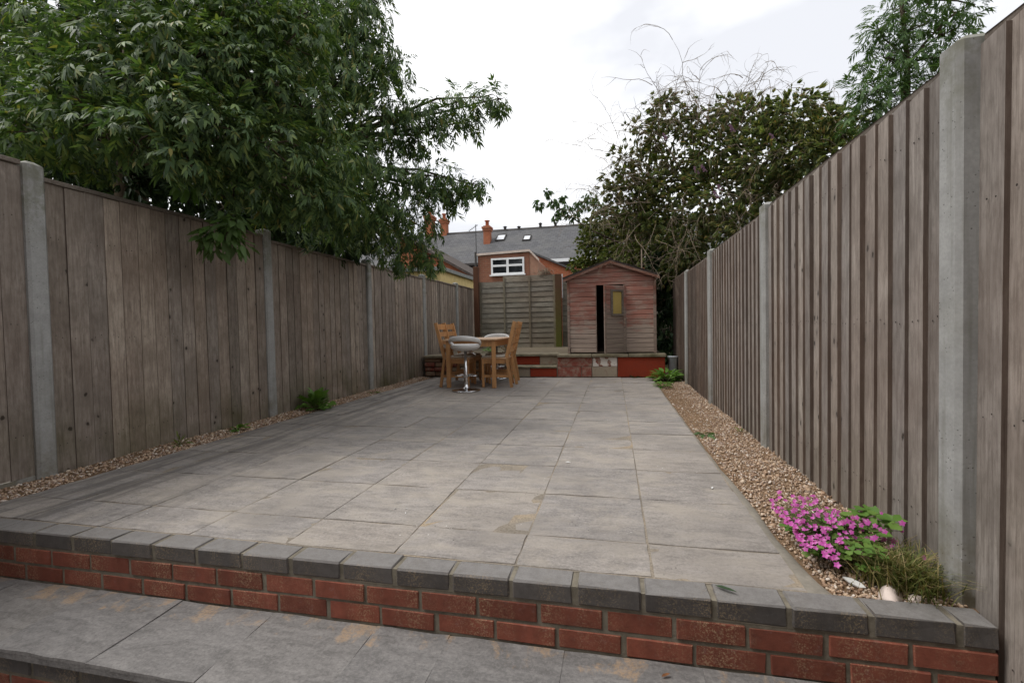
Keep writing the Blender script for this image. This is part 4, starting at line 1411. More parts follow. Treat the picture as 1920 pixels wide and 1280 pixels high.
mb = MB(); mb.tube([(-8.22, 27.7, 5.2), (-8.22, 27.7, 7.30)], 0.028, 6)
mb.tube([(-8.65, 27.7, 6.95), (-8.10, 27.7, 7.28)], 0.016, 5)
for k in range(6):
    t = k / 5
    mb.tube([(-8.65 + 0.5 * t, 27.55, 6.95 + 0.30 * t), (-8.65 + 0.5 * t, 27.85, 6.95 + 0.30 * t)], 0.010, 4)
wpart(mb, 'aerial', 'aerial', row)
for x, z_ in ((-7.0, 7.55), (-4.6, 7.62), (-3.6, 7.58), (-6.05, 7.5)):
    mb = MB(); mb.lathe([(0.09, z_ - 0.25), (0.09, z_ + 0.05), (0.15, z_ + 0.10), (0.02, z_ + 0.17)], x, 30.5, 12)
    wpart(mb, 'roof_vent', 'dark_fascia', row, True)

# rear extension with the white window
EY = 18.0
ext = tag(empty('house_extension', (-4.1, EY + 3, 0)), 'brown brick house extension with a white four-pane window above the back fence', 'house')
prof = [(-5.28, -0.06), (-3.185, -0.06), (-3.185, 3.86), (-5.28, 3.80)]
WX0_, WX1_, WZ0_, WZ1_ = -4.735, -3.385, 3.005, 3.665
mb = MB()
mb.box(-5.28, WX0_, EY, EY + 0.25, -0.06, 3.80)
mb.box(WX1_, -3.185, EY, EY + 0.25, -0.06, 3.84)
mb.box(WX0_, WX1_, EY, EY + 0.25, -0.06, WZ0_)
mb.box(WX0_, WX1_, EY, EY + 0.25, WZ1_, 3.82)
mb.box(-5.28, -5.05, EY + 0.25, HY - 0.5, -0.06, 3.80)
wpart(mb, 'wall', 'ext_brick', ext)
mb = MB(); mb.prism([(-3.184, -0.06), (-2.85, -0.06), (-2.85, 3.50), (-3.184, 3.84)], EY + 0.02, HY - 0.5, 'y')
wpart(mb, 'side_wall', 'render_tan', ext)
mb = MB()
mb.prism([(-5.32, 3.80), (-3.17, 3.86), (-3.17, 3.945), (-5.32, 3.885)], EY - 0.06, EY + 0.2, 'y')
mb.prism([(-3.168, 3.86), (-2.82, 3.50), (-2.82, 3.58), (-3.168, 3.945)], EY - 0.06, EY + 0.2, 'y')
wpart(mb, 'coping', 'fascia', ext)
mb = MB(); mb.box(-5.04, -3.19, EY + 0.26, HY - 0.5, 3.60, 3.74)
wpart(mb, 'flat_roof', 'tar', ext)
win = empty('window'); win.parent = ext
win.location = (-ext.location.x, -ext.location.y, -ext.location.z)
mb = MB()
fwid = 0.07
mb.box(WX0_, WX1_, EY - 0.03, EY + 0.06, WZ0_, WZ0_ + fwid); mb.box(WX0_, WX1_, EY - 0.03, EY + 0.06, WZ1_ - fwid, WZ1_)
mb.box(WX0_, WX0_ + fwid, EY - 0.03, EY + 0.06, WZ0_ + fwid, WZ1_ - fwid); mb.box(WX1_ - fwid, WX1_, EY - 0.03, EY + 0.06, WZ0_ + fwid, WZ1_ - fwid)
wm = (WX0_ + WX1_) / 2
mb.box(wm - 0.045, wm + 0.045, EY - 0.03, EY + 0.06, WZ0_ + fwid, WZ1_ - fwid)
zt = WZ0_ + 0.36
mb.box(WX0_ + fwid, wm - 0.045, EY - 0.036, EY + 0.06, zt - 0.04, zt + 0.04); mb.box(wm + 0.045, WX1_ - fwid, EY - 0.036, EY + 0.06, zt - 0.04, zt + 0.04)
mb.box(WX0_ - 0.05, WX1_ + 0.05, EY - 0.09, EY - 0.031, WZ0_ - 0.05, WZ0_ + 0.004)
mb.build('frame', 'pvc', win)
for a, b in ((WX0_ + fwid, wm - 0.045), (wm + 0.045, WX1_ - fwid)):
    for z0, z1 in ((WZ0_ + fwid, zt - 0.04), (zt + 0.04, WZ1_ - fwid)):
        mb = MB(); mb.box(a, b, EY + 0.01, EY + 0.03, z0, z1)
        mb.build('pane', 'glass', win)
mb = MB(); mb.tube([(-5.36, EY - 0.05, 0), (-5.36, EY - 0.05, 3.95)], 0.045, 8)
wpart(mb, 'drainpipe', 'dark_fascia', ext)

# orange brick wing with a sloping verge, right of the extension
wing = tag(empty('house_wing', (-1.9, 22.5, 0)), 'orange brick house wing with a sloping roof edge right of the white window', 'house')
mb = MB(); mb.prism([(-3.55, -0.06), (-0.4, -0.06), (-0.4, 2.75), (-3.55, 4.20)], 20.6, 26.5, 'y')
wpart(mb, 'wall', 'house_brick', wing)
mb = MB(); mb.prism([(-3.6, 4.23), (-0.2, 2.66), (-0.2, 2.75), (-3.6, 4.32)], 20.5, 26.6, 'y')
wpart(mb, 'roof', 'slate', wing)

# left wing with a dark sloping roof
lw = tag(empty('house_wing', (-7.6, 21, 0)), 'left house wing with dark tiled roof sloping down to the right', 'house')
mb = MB(); mb.prism([(-9.6, -0.06), (-5.6, -0.06), (-5.6, 2.90), (-9.6, 5.2)], 20.0, 26.5, 'y')
wpart(mb, 'wall', 'house_brick', lw)
mb = MB(); mb.prism([(-9.8, 5.32), (-5.42, 2.80), (-5.42, 2.92), (-9.8, 5.44)], 19.8, 26.6, 'y')
wpart(mb, 'roof', 'tar', lw)

# cream outbuilding beyond the end of the left fence
ob = tag(empty('outbuilding', (-5.6, 13.2, 0)), 'cream yellow outbuilding with a flat grey roof beyond the left fence', 'outbuilding')
mb = MB(); mb.box(-6.8, -4.62, 12.05, 15.2, -0.06, 2.50)
wpart(mb, 'wall', 'yellow_paint', ob)
mb = MB(); mb.box(-7.0, -4.52, 11.95, 15.35, 2.502, 2.60)
wpart(mb, 'roof', 'lead', ob)
mb = MB(); mb.box(-4.60, -4.585, 13.6, 14.6, 1.2, 2.05)
wpart(mb, 'window', 'glass', ob)

# ================================================================== VEGETATION
def leaflet(w=0.32, simple=False, droop=0.12, fold=0.10):
    if simple:
        v = [(0, 0, 0), (0.45, w * 0.5, fold * w), (1, 0, -droop), (0.45, -w * 0.5, fold * w)]
        t = [(0, 3, 2), (0, 2, 1)]
    else:
        h = w * 0.5
        v = [(0, 0, 0), (0.28, h * 0.92, fold * w - droop * 0.08), (0.68, h * 0.74, fold * w - droop * 0.46), (1, 0, -droop),
             (0.68, -h * 0.74, fold * w - droop * 0.46), (0.28, -h * 0.92, fold * w - droop * 0.08), (0.30, 0, -droop * 0.09), (0.68, 0, -droop * 0.46)]
        t = [(0, 6, 1), (6, 7, 2), (6, 2, 1), (7, 3, 2), (0, 5, 6), (5, 4, 7), (5, 7, 6), (4, 3, 7)]
    return np.array(v, float), np.array(t)
def compound(pairs, lw, ll, simple=False, spread=52, droop=0.12, rachis_droop=0.35, step=None):
    """pinnate leaf along +x, length about 1"""
    V, T = [], []
    lv, lt = leaflet(lw, simple, droop)
    def add(px, ang, sc, tilt):
        a = math.radians(ang)
        q = lv * sc
        x, y, z = q[:, 0], q[:, 1], q[:, 2]
        z = z - np.abs(x) * tilt
        X = px + x * math.cos(a) - y * math.sin(a)
        Y = x * math.sin(a) + y * math.cos(a)
        Z = z - rachis_droop * X * X
        T.append(lt + sum(len(k) for k in V))
        V.append(np.stack([X, Y, Z], 1))
    for k in range(pairs):
        px = 0.28 + 0.42 * k / max(1, pairs - 1) if pairs > 1 else 0.4
        s = ll * (0.85 + 0.15 * math.sin(math.pi * (k + 0.7) / pairs))
        j = lambda a: random.uniform(-a, a)
        add(px + j(0.03), spread - 6 * k + j(14), s * random.uniform(0.75, 1.15), random.uniform(0.0, 0.5))
        add(px + j(0.03), -spread + 6 * k + j(14), s * random.uniform(0.75, 1.15), random.uniform(0.0, 0.5))
    add(0.66, random.uniform(-12, 12), ll * 1.1, 0.05)
    w_ = 0.008
    rv = np.array([(0, -w_, 0), (0, w_, 0), (0.7, w_, -rachis_droop * 0.49), (0.7, -w_, -rachis_droop * 0.49)])
    T.append(np.array([(0, 2, 1), (0, 3, 2)]) + sum(len(k) for k in V))
    V.append(rv)
    return np.concatenate(V), np.concatenate(T)
def whorl(nl, lw, simple=False, droop=0.25, tilt=0.5):
    """a shoot tip: nl leaves fanned round +x"""
    V, T = [], []
    lv, lt = leaflet(lw, simple, droop)
    for k in range(nl):
        a = 2 * math.pi * k / nl + 0.3
        el = tilt * (0.6 + 0.5 * ((k * 37) % 10) / 10)
        q = lv.copy()
        x, y, z = q.T
        X = x * math.cos(el) - z * math.sin(el) + 0.25 * (k / nl) - 0.2
        Z0 = x * math.sin(el) + z * math.cos(el)
        Y = y * math.cos(a) - Z0 * math.sin(a)
        Z = y * math.sin(a) + Z0 * math.cos(a)
        T.append(lt + sum(len(k_) for k_ in V))
        V.append(np.stack([X, Y, Z], 1))
    return np.concatenate(V), np.concatenate(T)
def norm(a):
    return a / np.maximum(np.linalg.norm(a, axis=-1, keepdims=True), 1e-9)
def scatter(tmpls, P, D, U, S):
    """instance templates: position P, direction D, up hint U, scale S -> vertices and triangles"""
    n_ = len(P)
    D = norm(D)
    side = norm(np.cross(U, D))
    nrm = np.cross(D, side)
    pick = rng.integers(0, len(tmpls), n_)
    Vs, Ts, o = [], [], 0
    for t, (tv, tt) in enumerate(tmpls):
        m = pick == t
        k = int(m.sum())
        if not k:
            continue
        q = (D[m][:, None] * tv[None, :, 0:1] + side[m][:, None] * tv[None, :, 1:2] + nrm[m][:, None] * tv[None, :, 2:3]) * S[m][:, None, None] + P[m][:, None]
        Vs.append(q.reshape(-1, 3))
        Ts.append((tt[None] + (o + len(tv) * np.arange(k))[:, None, None]).reshape(-1, 3))
        o += k * len(tv)
    return np.concatenate(Vs), np.concatenate(Ts)
def crown_points(blobs, dens, inner=0.35, flat=0.8, max_n=None):
    """points in the outer part of each blob; returns positions and outward directions"""
    P, O = [], []
    for x, y, z, r_ in blobs:
        k = max(4, int(dens * r_ * max(r_, 0.24)))
        d = norm(rng.normal(size=(k, 3)))
        rad = r_ * (inner + (1.08 - inner) * rng.uniform(0, 1, k) ** 0.6)
        P.append(np.array([x, y, z]) + d * rad[:, None] * np.array([1, 1, flat]))
        O.append(d)
    return np.concatenate(P), np.concatenate(O)
def twigs(mb, blobs, per, rad=0.006, wob=0.12):
    for x, y, z, r_ in blobs:
        c = Vector((x, y, z))
        for k in range(per):
            d = Vector(norm(rng.normal(size=3)) * r_ * rng.uniform(0.5, 0.95))
            d.z = d.z * 0.7
            m_ = c + d * 0.5 + Vector(rng.normal(size=3) * wob * r_)
            mb.tube([c, m_, c + d], [rad * 1.3, rad, rad * 0.4], 4, False)
def limb(mb, a, b, r0, r1, wob=0.1, seg=6, sides=6, sag=0.0):
    a, b = Vector(a), Vector(b)
    L_ = (b - a).length
    pts, rs = [], []
    for k in range(seg + 1):
        t = k / seg
        p = a.lerp(b, t)
        if 0 < k < seg:
            p = p + Vector(rng.normal(size=3)) * wob * L_ * 0.3
        p.z += sag * L_ * math.sin(math.pi * t)
        pts.append(p)
        rs.append(r0 + (r1 - r0) * t)
    mb.tube(pts, rs, sides, False)
    return pts
def tree(name, label, base, trunk_pts, r0, blobs, tmpls, dens, size, lm, bm='bark', cat='tree', group=None, down=0.45, inner=0.35, per=3, upbias=1.0, flat=0.8):
    root = tag(empty(name, base), label, cat, group)
    mb = MB()
    tp = [Vector(p) for p in trunk_pts]
    rs = [r0 * (1 - 0.75 * k / (len(tp) - 1)) for k in range(len(tp))]
    mb.tube(tp, rs, 9)
    wpart(mb, 'trunk', bm, root, True)
    mb = MB()
    for x, y, z, r_ in blobs:
        c = Vector((x, y, z))
        q = min(tp[2:] if len(tp) > 3 else tp[1:], key=lambda t: (t - c).length + 0.6 * max(0, t.z - c.z))
        limb(mb, q, c, 0.010 + 0.010 * (c - q).length, 0.006, 0.05, 5, 5, 0.05)
    twigs(mb, blobs, per)
    wpart(mb, 'branches', bm, root, True)
    P, O = crown_points(blobs, dens, inner, flat)
    k = len(P)
    D = O * 0.8 + np.array([0, 0, -down]) + rng.normal(0, 0.35, (k, 3))
    U = np.array([0, 0, upbias]) + rng.normal(0, 0.35, (k, 3)) + O * 0.3
    S = size * rng.uniform(0.55, 1.35, k)
    V, T = scatter(tmpls, P, D, U, S)
    me = mesh_np('crown', V, T)
    o = link('crown', me, lm, root, False)
    o.location = (-root.location.x, -root.location.y, -root.location.z)
    o['kind'] = 'stuff'
    return root
B_NEAR = [(-3.67, 2.7, 2.45, 0.29), (-3.15, 2.7, 2.32, 0.3), (-2.85, 2.9, 2.42, 0.33), (-2.65, 3.2, 2.38, 0.34), (-3.61, 2.9, 2.85, 0.37), (-3.11, 3.0, 3.0, 0.39), (-2.86, 3.3, 2.96, 0.39), (-3.0, 3.3, 2.13, 0.26), (-2.8, 3.7, 2.2, 0.34), (-4.05, 2.8, 2.78, 0.33), (-4.18, 2.7, 2.43, 0.28), (-2.65, 3.6, 2.85, 0.37), (-2.73, 4.0, 2.59, 0.36), (-2.76, 4.2, 2.24, 0.32), (-3.06, 2.8, 2.58, 0.27), (-3.05, 3.3, 3.37, 0.35), (-3.4, 3.0, 3.28, 0.33), (-2.73, 3.6, 3.41, 0.37), (-3.93, 3.0, 3.24, 0.34), (-3.14, 3.9, 2.09, 0.21), (-2.99, 2.8, 2.15, 0.19), (-4.43, 3.0, 3.18, 0.26), (-4.74, 3.0, 2.92, 0.27), (-5.22, 3.2, 3.41, 0.29), (-5.29, 3.3, 3.86, 0.3), (-4.65, 3.2, 3.64, 0.28), (-5.0, 3.0, 2.68, 0.23), (-4.15, 3.0, 2.33, 0.17), (-2.96, 3.1, 2.29, 0.23), (-3.2, 3.7, 2.14, 0.17), (-2.95, 4.3, 2.12, 0.22), (-2.76, 3.8, 3.77, 0.29), (-2.95, 3.5, 3.74, 0.32), (-3.3, 3.3, 3.67, 0.31), (-3.94, 3.2, 3.71, 0.27)]
B_MID = [(-3.28, 5.0, 4.44, 0.57), (-3.09, 5.0, 3.85, 0.5), (-2.97, 5.2, 4.7, 0.39), (-2.85, 5.2, 4.18, 0.32), (-2.77, 5.4, 4.5, 0.23), (-2.6, 5.4, 4.19, 0.19), (-2.65, 5.2, 3.71, 0.29), (-2.88, 5.2, 3.35, 0.39), (-2.47, 5.3, 3.51, 0.21), (-2.58, 5.3, 3.3, 0.26), (-2.26, 5.3, 3.48, 0.19), (-2.02, 5.3, 3.52, 0.19), (-1.71, 5.3, 3.58, 0.19), (-1.45, 5.3, 3.59, 0.16), (-1.26, 5.3, 3.55, 0.11), (-1.95, 5.3, 3.32, 0.14), (-1.65, 5.3, 3.35, 0.13), (-2.3, 5.3, 3.17, 0.16), (-3.0, 4.8, 2.84, 0.43), (-2.71, 5.0, 2.76, 0.34), (-2.4, 5.2, 2.8, 0.22), (-2.17, 5.3, 2.74, 0.21), (-1.91, 5.4, 2.72, 0.21), (-1.64, 5.4, 2.63, 0.17), (-1.88, 5.4, 2.52, 0.17), (-2.18, 5.3, 2.52, 0.19), (-2.6, 5.3, 2.46, 0.33), (-3.0, 5.0, 2.35, 0.38), (-2.46, 5.6, 2.25, 0.29), (-2.86, 5.5, 2.19, 0.38), (-3.21, 5.2, 2.15, 0.26), (-2.48, 5.8, 2.01, 0.21), (-2.79, 5.8, 1.89, 0.23), (-2.33, 5.8, 1.86, 0.14), (-3.3, 4.7, 2.15, 0.24), (-2.81, 5.3, 4.93, 0.23), (-3.33, 5.2, 4.89, 0.46)]
B_DARK = [(-10.74, 7.77, 8.42, 0.69), (-7.37, 5.99, 6.62, 0.52), (-7.6, 6.96, 7.31, 0.59), (-5.56, 5.77, 6.12, 0.48), (-5.41, 6.38, 6.56, 0.52), (-5.32, 6.83, 6.8, 0.55), (-4.72, 7.46, 7.15, 0.58), (-14.03, 7.89, 8.46, 0.75), (-9.38, 6.38, 6.69, 0.58), (-9.76, 7.95, 7.75, 0.69), (-8.57, 7.83, 7.36, 0.66), (-5.74, 6.02, 5.79, 0.5), (-6.72, 7.95, 7.13, 0.64), (-4.62, 6.15, 5.68, 0.49), (-10.41, 5.83, 5.73, 0.56), (-9.8, 5.99, 5.89, 0.56), (-12.03, 7.87, 7.21, 0.72), (-8.04, 5.72, 5.41, 0.51), (-9.65, 7.89, 7.01, 0.69), (-8.84, 8.2, 7.01, 0.69), (-7.15, 7.16, 6.28, 0.6), (-5.99, 6.66, 5.77, 0.55), (-4.29, 5.71, 4.96, 0.46), (-12.73, 6.95, 6.14, 0.67), (-11.68, 7.05, 6.01, 0.66), (-10.45, 6.92, 5.67, 0.63), (-8.6, 6.22, 5.15, 0.56), (-8.76, 6.95, 5.46, 0.61), (-7.42, 6.68, 5.42, 0.57), (-7.1, 7.2, 5.64, 0.6), (-6.26, 7.23, 5.53, 0.59), (-4.98, 6.52, 4.83, 0.52), (-3.63, 5.66, 4.21, 0.44), (-12.14, 6.79, 5.32, 0.65), (-10.9, 6.55, 5.04, 0.62), (-11.01, 7.15, 5.31, 0.66), (-10.64, 7.61, 5.46, 0.68), (-9.64, 7.51, 5.24, 0.66), (-8.71, 7.69, 5.32, 0.66), (-6.82, 6.73, 4.68, 0.57), (-5.57, 6.44, 4.43, 0.53), (-5.23, 6.74, 4.33, 0.54), (-11.16, 6.19, 4.22, 0.6), (-10.44, 6.1, 4.09, 0.58), (-9.17, 6.08, 3.88, 0.56), (-10.23, 7.27, 4.4, 0.66), (-7.32, 5.94, 3.77, 0.52), (-7.19, 6.31, 3.78, 0.54), (-6.77, 6.69, 3.97, 0.56), (-5.34, 6.01, 3.46, 0.5), (-6.3, 7.89, 4.19, 0.64), (-5.1, 8.07, 4.3, 0.63), (-10.09, 7.13, 3.85, 0.65), (-7.3, 5.72, 3.01, 0.51), (-8.83, 8.0, 3.79, 0.69), (-6.96, 7.1, 3.33, 0.6), (-5.55, 6.05, 2.98, 0.5), (-5.47, 6.96, 3.24, 0.56), (-4.81, 7.19, 3.18, 0.57), (-5.47, 6.31, 2.63, 0.52), (-5.29, 6.7, 2.58, 0.55), (-3.75, 5.6, 2.21, 0.45), (-3.47, 5.92, 2.4, 0.46), (-6.53, 4.6, 3.01, 0.28), (-5.96, 4.8, 2.89, 0.29), (-5.36, 5.0, 2.7, 0.29), (-6.81, 4.5, 3.17, 0.27), (-6.5, 4.9, 3.28, 0.32), (-5.76, 5.0, 3.04, 0.31), (-4.99, 5.2, 2.55, 0.3), (-4.68, 5.4, 2.46, 0.29), (-7.0, 4.4, 3.22, 0.26), (-4.33, 5.8, 2.34, 0.3), (-3.92, 6.2, 2.2, 0.32)]
B_BUDD = [(2.47, 7.3, 3.81, 0.45), (2.12, 7.8, 3.91, 0.45), (2.75, 7.0, 3.47, 0.36), (1.62, 8.0, 3.63, 0.51), (2.22, 7.4, 3.24, 0.58), (1.07, 8.5, 3.36, 0.55), (1.7, 8.0, 2.9, 0.68), (0.83, 8.8, 2.71, 0.48), (1.39, 8.6, 2.35, 0.65), (1.98, 7.6, 2.38, 0.48), (0.37, 9.0, 2.98, 0.38), (2.56, 7.0, 3.07, 0.43), (2.96, 6.9, 3.44, 0.28), (2.79, 6.8, 3.04, 0.34), (0.69, 8.6, 3.89, 0.26), (0.33, 8.8, 3.61, 0.24), (0.77, 8.4, 4.27, 0.2), (1.34, 8.2, 4.12, 0.31), (0.93, 8.3, 4.65, 0.14), (1.86, 8.0, 4.23, 0.3), (2.36, 7.4, 2.77, 0.46), (0.04, 9.0, 3.4, 0.2), (0.61, 8.9, 3.23, 0.37), (1.68, 8.8, 1.9, 0.38), (1.29, 9.2, 1.87, 0.4)]
B_IVY = [(-0.23, 12.0, 3.06, 0.57), (0.36, 12.0, 2.89, 0.56), (0.84, 11.6, 2.8, 0.54), (-0.5, 12.0, 2.6, 0.41), (0.04, 12.0, 3.44, 0.51), (-0.1, 11.8, 2.36, 0.4), (0.54, 11.8, 2.33, 0.39), (0.86, 11.8, 3.35, 0.39), (1.2, 11.5, 2.51, 0.44), (-0.7, 12.0, 2.95, 0.27), (-0.84, 12.0, 2.42, 0.3), (-0.42, 12.0, 3.34, 0.38), (0.42, 11.6, 3.33, 0.45), (1.13, 11.4, 2.99, 0.5), (1.55, 11.0, 2.66, 0.48), (0.16, 11.6, 2.58, 0.52), (0.7, 11.4, 2.39, 0.5), (1.4, 10.8, 2.16, 0.42)]
B_LAUREL = [(1.72, 11.5, 1.49, 0.5), (1.48, 11.5, 0.74, 0.5), (1.24, 11.5, 0.24, 0.51), (1.72, 11.5, 0.48, 0.44), (1.85, 11.5, 1.98, 0.5), (1.08, 9.9, 1.63, 0.35), (1.06, 9.9, 2.07, 0.39), (1.04, 10.0, 1.09, 0.29), (1.4, 9.6, 2.12, 0.31), (1.08, 10.0, 0.54, 0.24), (1.01, 10.3, 1.44, 0.32), (1.2, 9.6, 2.34, 0.36)]
B_ASH = [(2.98, 5.6, 3.84, 0.23), (2.79, 5.6, 3.6, 0.21), (2.7, 5.6, 3.31, 0.21), (3.13, 5.7, 3.58, 0.28), (3.34, 5.7, 3.82, 0.23), (3.48, 5.7, 4.01, 0.13), (2.93, 5.6, 4.06, 0.22), (2.94, 5.6, 3.23, 0.28), (2.7, 5.7, 3.14, 0.17), (3.25, 5.7, 4.16, 0.22), (2.62, 5.7, 3.03, 0.13), (3.17, 5.6, 3.28, 0.22), (2.74, 5.6, 3.88, 0.14), (3.41, 5.7, 3.57, 0.12), (2.55, 5.6, 3.3, 0.07), (3.6, 5.7, 4.08, 0.07), (3.13, 5.7, 4.42, 0.25)]
B_SP = [(-1.31, 9.6, 3.66, 0.1), (-1.48, 9.6, 3.42, 0.11), (-1.14, 9.6, 3.45, 0.12), (-0.93, 9.6, 3.3, 0.14), (-0.65, 9.6, 3.36, 0.16), (-0.77, 9.6, 3.12, 0.13), (-1.13, 9.6, 3.18, 0.09), (-0.4, 9.5, 3.42, 0.17), (-0.22, 9.4, 3.17, 0.17), (-0.98, 9.6, 3.52, 0.09)]
B_CLIMB = [(0.75, 8.2, 4.54, 0.25), (0.5, 8.4, 4.3, 0.31), (0.23, 8.6, 3.84, 0.32), (0.75, 8.3, 3.96, 0.31), (0.04, 8.8, 3.45, 0.29), (-0.16, 9.0, 3.12, 0.26), (0.41, 8.6, 3.36, 0.32), (1.0, 8.2, 4.25, 0.27), (0.13, 9.0, 2.8, 0.3), (-0.32, 9.2, 2.87, 0.23), (1.24, 8.1, 4.43, 0.24), (0.5, 8.7, 2.9, 0.29), (0.91, 8.2, 3.55, 0.27), (0.69, 8.8, 2.53, 0.31), (0.32, 9.0, 2.29, 0.3)]
CL_BASE = (0.623, 10.4, 0.536)
SP_PATH = [(0.13, 9.4, 2.52), (-0.388, 9.5, 2.813), (-0.765, 9.6, 3.096), (-1.089, 9.6, 3.359), (-1.339, 9.6, 3.663)]
SP_PATH2 = [(0.035, 9.3, 3.128), (-0.376, 9.4, 3.319), (-0.645, 9.5, 3.408)]
SPRIG_STEM = [(-3.145, 3.4, 2.169), (-3.097, 3.32, 2.022), (-3.075, 3.28, 1.896), (-3.045, 3.22, 1.763), (-3.072, 3.2, 1.653)]
SPRIG_STEM2 = [(-3.109, 3.32, 1.996), (-3.139, 3.25, 2.033), (-3.192, 3.15, 2.07)]
SPRIG_CL = [((-3.089, 3.2, 1.719), 0.16, 70, 0), ((-2.993, 3.22, 1.781), 0.122, 40, 0), ((-3.227, 3.2, 1.662), 0.114, 34, 0), ((-3.094, 3.25, 1.881), 0.099, 24, 0), ((-3.16, 3.12, 2.088), 0.145, 34, 1), ((-3.309, 3.1, 2.073), 0.091, 14, 1), ((-2.975, 3.22, 1.608), 0.084, 16, 0), ((-3.163, 3.2, 1.572), 0.069, 10, 0)]
DEAD = [((1.301, 8.0, 3.618), (1.158, 7.76, 5.23)), ((1.521, 7.88, 3.886), (1.669, 7.46, 4.98)), ((1.729, 7.76, 3.896), (2.09, 7.18, 4.719)), ((1.378, 7.96, 4.101), (0.658, 8.02, 5.155)), ((0.913, 8.2, 3.64), (0.059, 8.3, 4.938)), ((0.829, 8.24, 3.395), (-0.041, 8.34, 4.239)), ((1.99, 7.6, 3.959), (2.307, 7.02, 4.453)), ((1.146, 8.08, 3.316), (0.404, 8.14, 4.64)), ((0.743, 8.28, 3.146), (-0.228, 8.42, 4.105)), ((1.591, 7.84, 3.78), (1.262, 7.7, 4.816)), ((1.861, 7.68, 3.849), (1.855, 7.34, 4.694)), ((0.658, 8.32, 2.983), (-0.33, 8.46, 3.661)), ((1.449, 7.92, 3.742), (0.814, 7.94, 4.836)), ((2.052, 7.56, 3.7), (2.358, 6.98, 3.93)), ((1.07, 8.12, 3.51), (0.229, 8.22, 4.341)), ((1.516, 7.88, 3.221), (1.91, 7.3, 3.536)), ((1.725, 7.76, 3.165), (1.781, 7.38, 2.344)), ((1.986, 7.6, 3.092), (2.194, 7.1, 2.404)), ((1.297, 8.0, 3.193), (1.314, 7.66, 2.353)), ((2.109, 7.52, 2.665), (2.457, 6.9, 2.901)), ((1.585, 7.84, 2.954), (1.451, 7.58, 2.086)), ((0.986, 8.16, 2.916), (0.785, 7.94, 2.011)), ((0.482, 8.4, 2.649), (0.197, 8.22, 1.901)), ((0.307, 8.48, 2.864), (-0.147, 8.38, 3.246)), ((0.738, 8.28, 2.606), (0.456, 8.1, 1.873)), ((2.171, 7.48, 3.115), (2.305, 7.02, 3.456)), ((1.856, 7.68, 2.807), (2.14, 7.14, 2.934)), ((1.218, 8.04, 2.695), (1.091, 7.78, 1.804)), ((1.983, 7.6, 2.537), (2.355, 6.98, 2.722)), ((0.029, 8.6, 2.722), (-0.528, 8.54, 3.418)), ((0.304, 8.48, 2.584), (0.106, 8.26, 1.726)), ((0.57, 8.36, 2.817), (0.129, 8.26, 3.463)), ((0.972, 8.16, 1.5), (0.784, 7.94, 1.925)), ((1.375, 7.96, 3.597), (1.664, 7.46, 4.091)), ((1.224, 8.04, 3.469), (0.886, 7.9, 4.216)), ((1.589, 7.84, 3.45), (2.03, 7.22, 3.863)), ((0.488, 8.4, 3.2), (-0.047, 8.34, 3.78)), ((1.374, 7.96, 3.512), (1.471, 7.58, 4.803)), ((1.661, 7.8, 3.838), (2.2, 7.1, 4.369)), ((1.522, 7.88, 3.968), (1.046, 7.82, 5.075)), ((0.993, 8.16, 3.706), (0.408, 8.14, 4.904)), ((1.301, 8.0, 3.703), (0.969, 7.86, 4.858)), ((1.926, 7.64, 3.904), (1.974, 7.26, 4.559)), ((0.663, 8.32, 3.435), (-0.129, 8.38, 4.541)), ((0.908, 8.2, 3.198), (0.135, 8.26, 3.917)), ((1.584, 7.84, 2.788), (1.964, 7.26, 2.155)), ((1.139, 8.08, 2.536), (1.585, 7.5, 1.905)), ((1.44, 7.92, 2.651), (1.906, 7.3, 2.701)), ((1.793, 7.72, 3.389), (2.083, 7.18, 2.878)), ((0.735, 8.28, 2.335), (1.015, 7.82, 1.727)), ((0.12, 8.56, 2.517), (-0.247, 8.42, 2.796)), ((0.392, 8.44, 2.477), (0.621, 8.02, 1.768)), ((2.108, 7.52, 2.509), (2.406, 6.94, 2.635)), ((2.168, 7.48, 2.417), (2.457, 6.9, 2.761)), ((1.294, 8.0, 2.851), (1.657, 7.46, 2.999)), ((0.901, 8.2, 2.489), (1.174, 7.74, 2.794))]
LILAC = [(1.402, 7.6, 3.208), (1.295, 7.6, 3.186), (1.757, 7.4, 3.683), (1.585, 7.4, 2.847), (0.894, 8.0, 3.899), (2.179, 7.0, 3.354), (1.533, 7.4, 2.741)]
ASH_TRUNK = [(3.107, 5.9, 0.3), (3.072, 5.8, 2.035), (3.04, 5.7, 2.848), (3.046, 5.7, 3.563), (2.985, 5.7, 4.228), (2.96, 5.7, 4.559)]

elder = [compound(random.choice((2, 3, 3)), random.uniform(0.32, 0.40), random.uniform(0.42, 0.54), droop=random.uniform(0.1, 0.3), rachis_droop=random.uniform(0.2, 0.6), spread=random.uniform(44, 64)) for k in range(12)]
elder_far = [compound(3, 0.32, 0.40, True, rachis_droop=0.6), compound(4, 0.30, 0.36, True, rachis_droop=0.8), compound(3, 0.30, 0.42, True, spread=40, rachis_droop=0.7)]
ash = [compound(4, 0.26, 0.34, True, 50), compound(5, 0.25, 0.30, True, 48), compound(4, 0.28, 0.32, True, 56, rachis_droop=0.5)]
big_whorl = [whorl(6, 0.30, True), whorl(7, 0.28, True, 0.3, 0.7), whorl(5, 0.34, True)]
budd = [whorl(8, 0.20, True, 0.35, 0.55), whorl(7, 0.22, True, 0.3, 0.7), whorl(9, 0.18, True, 0.4, 0.45)]
small_whorl = [whorl(7, 0.5, True, 0.2, 0.8), whorl(6, 0.55, True, 0.2, 0.6)]

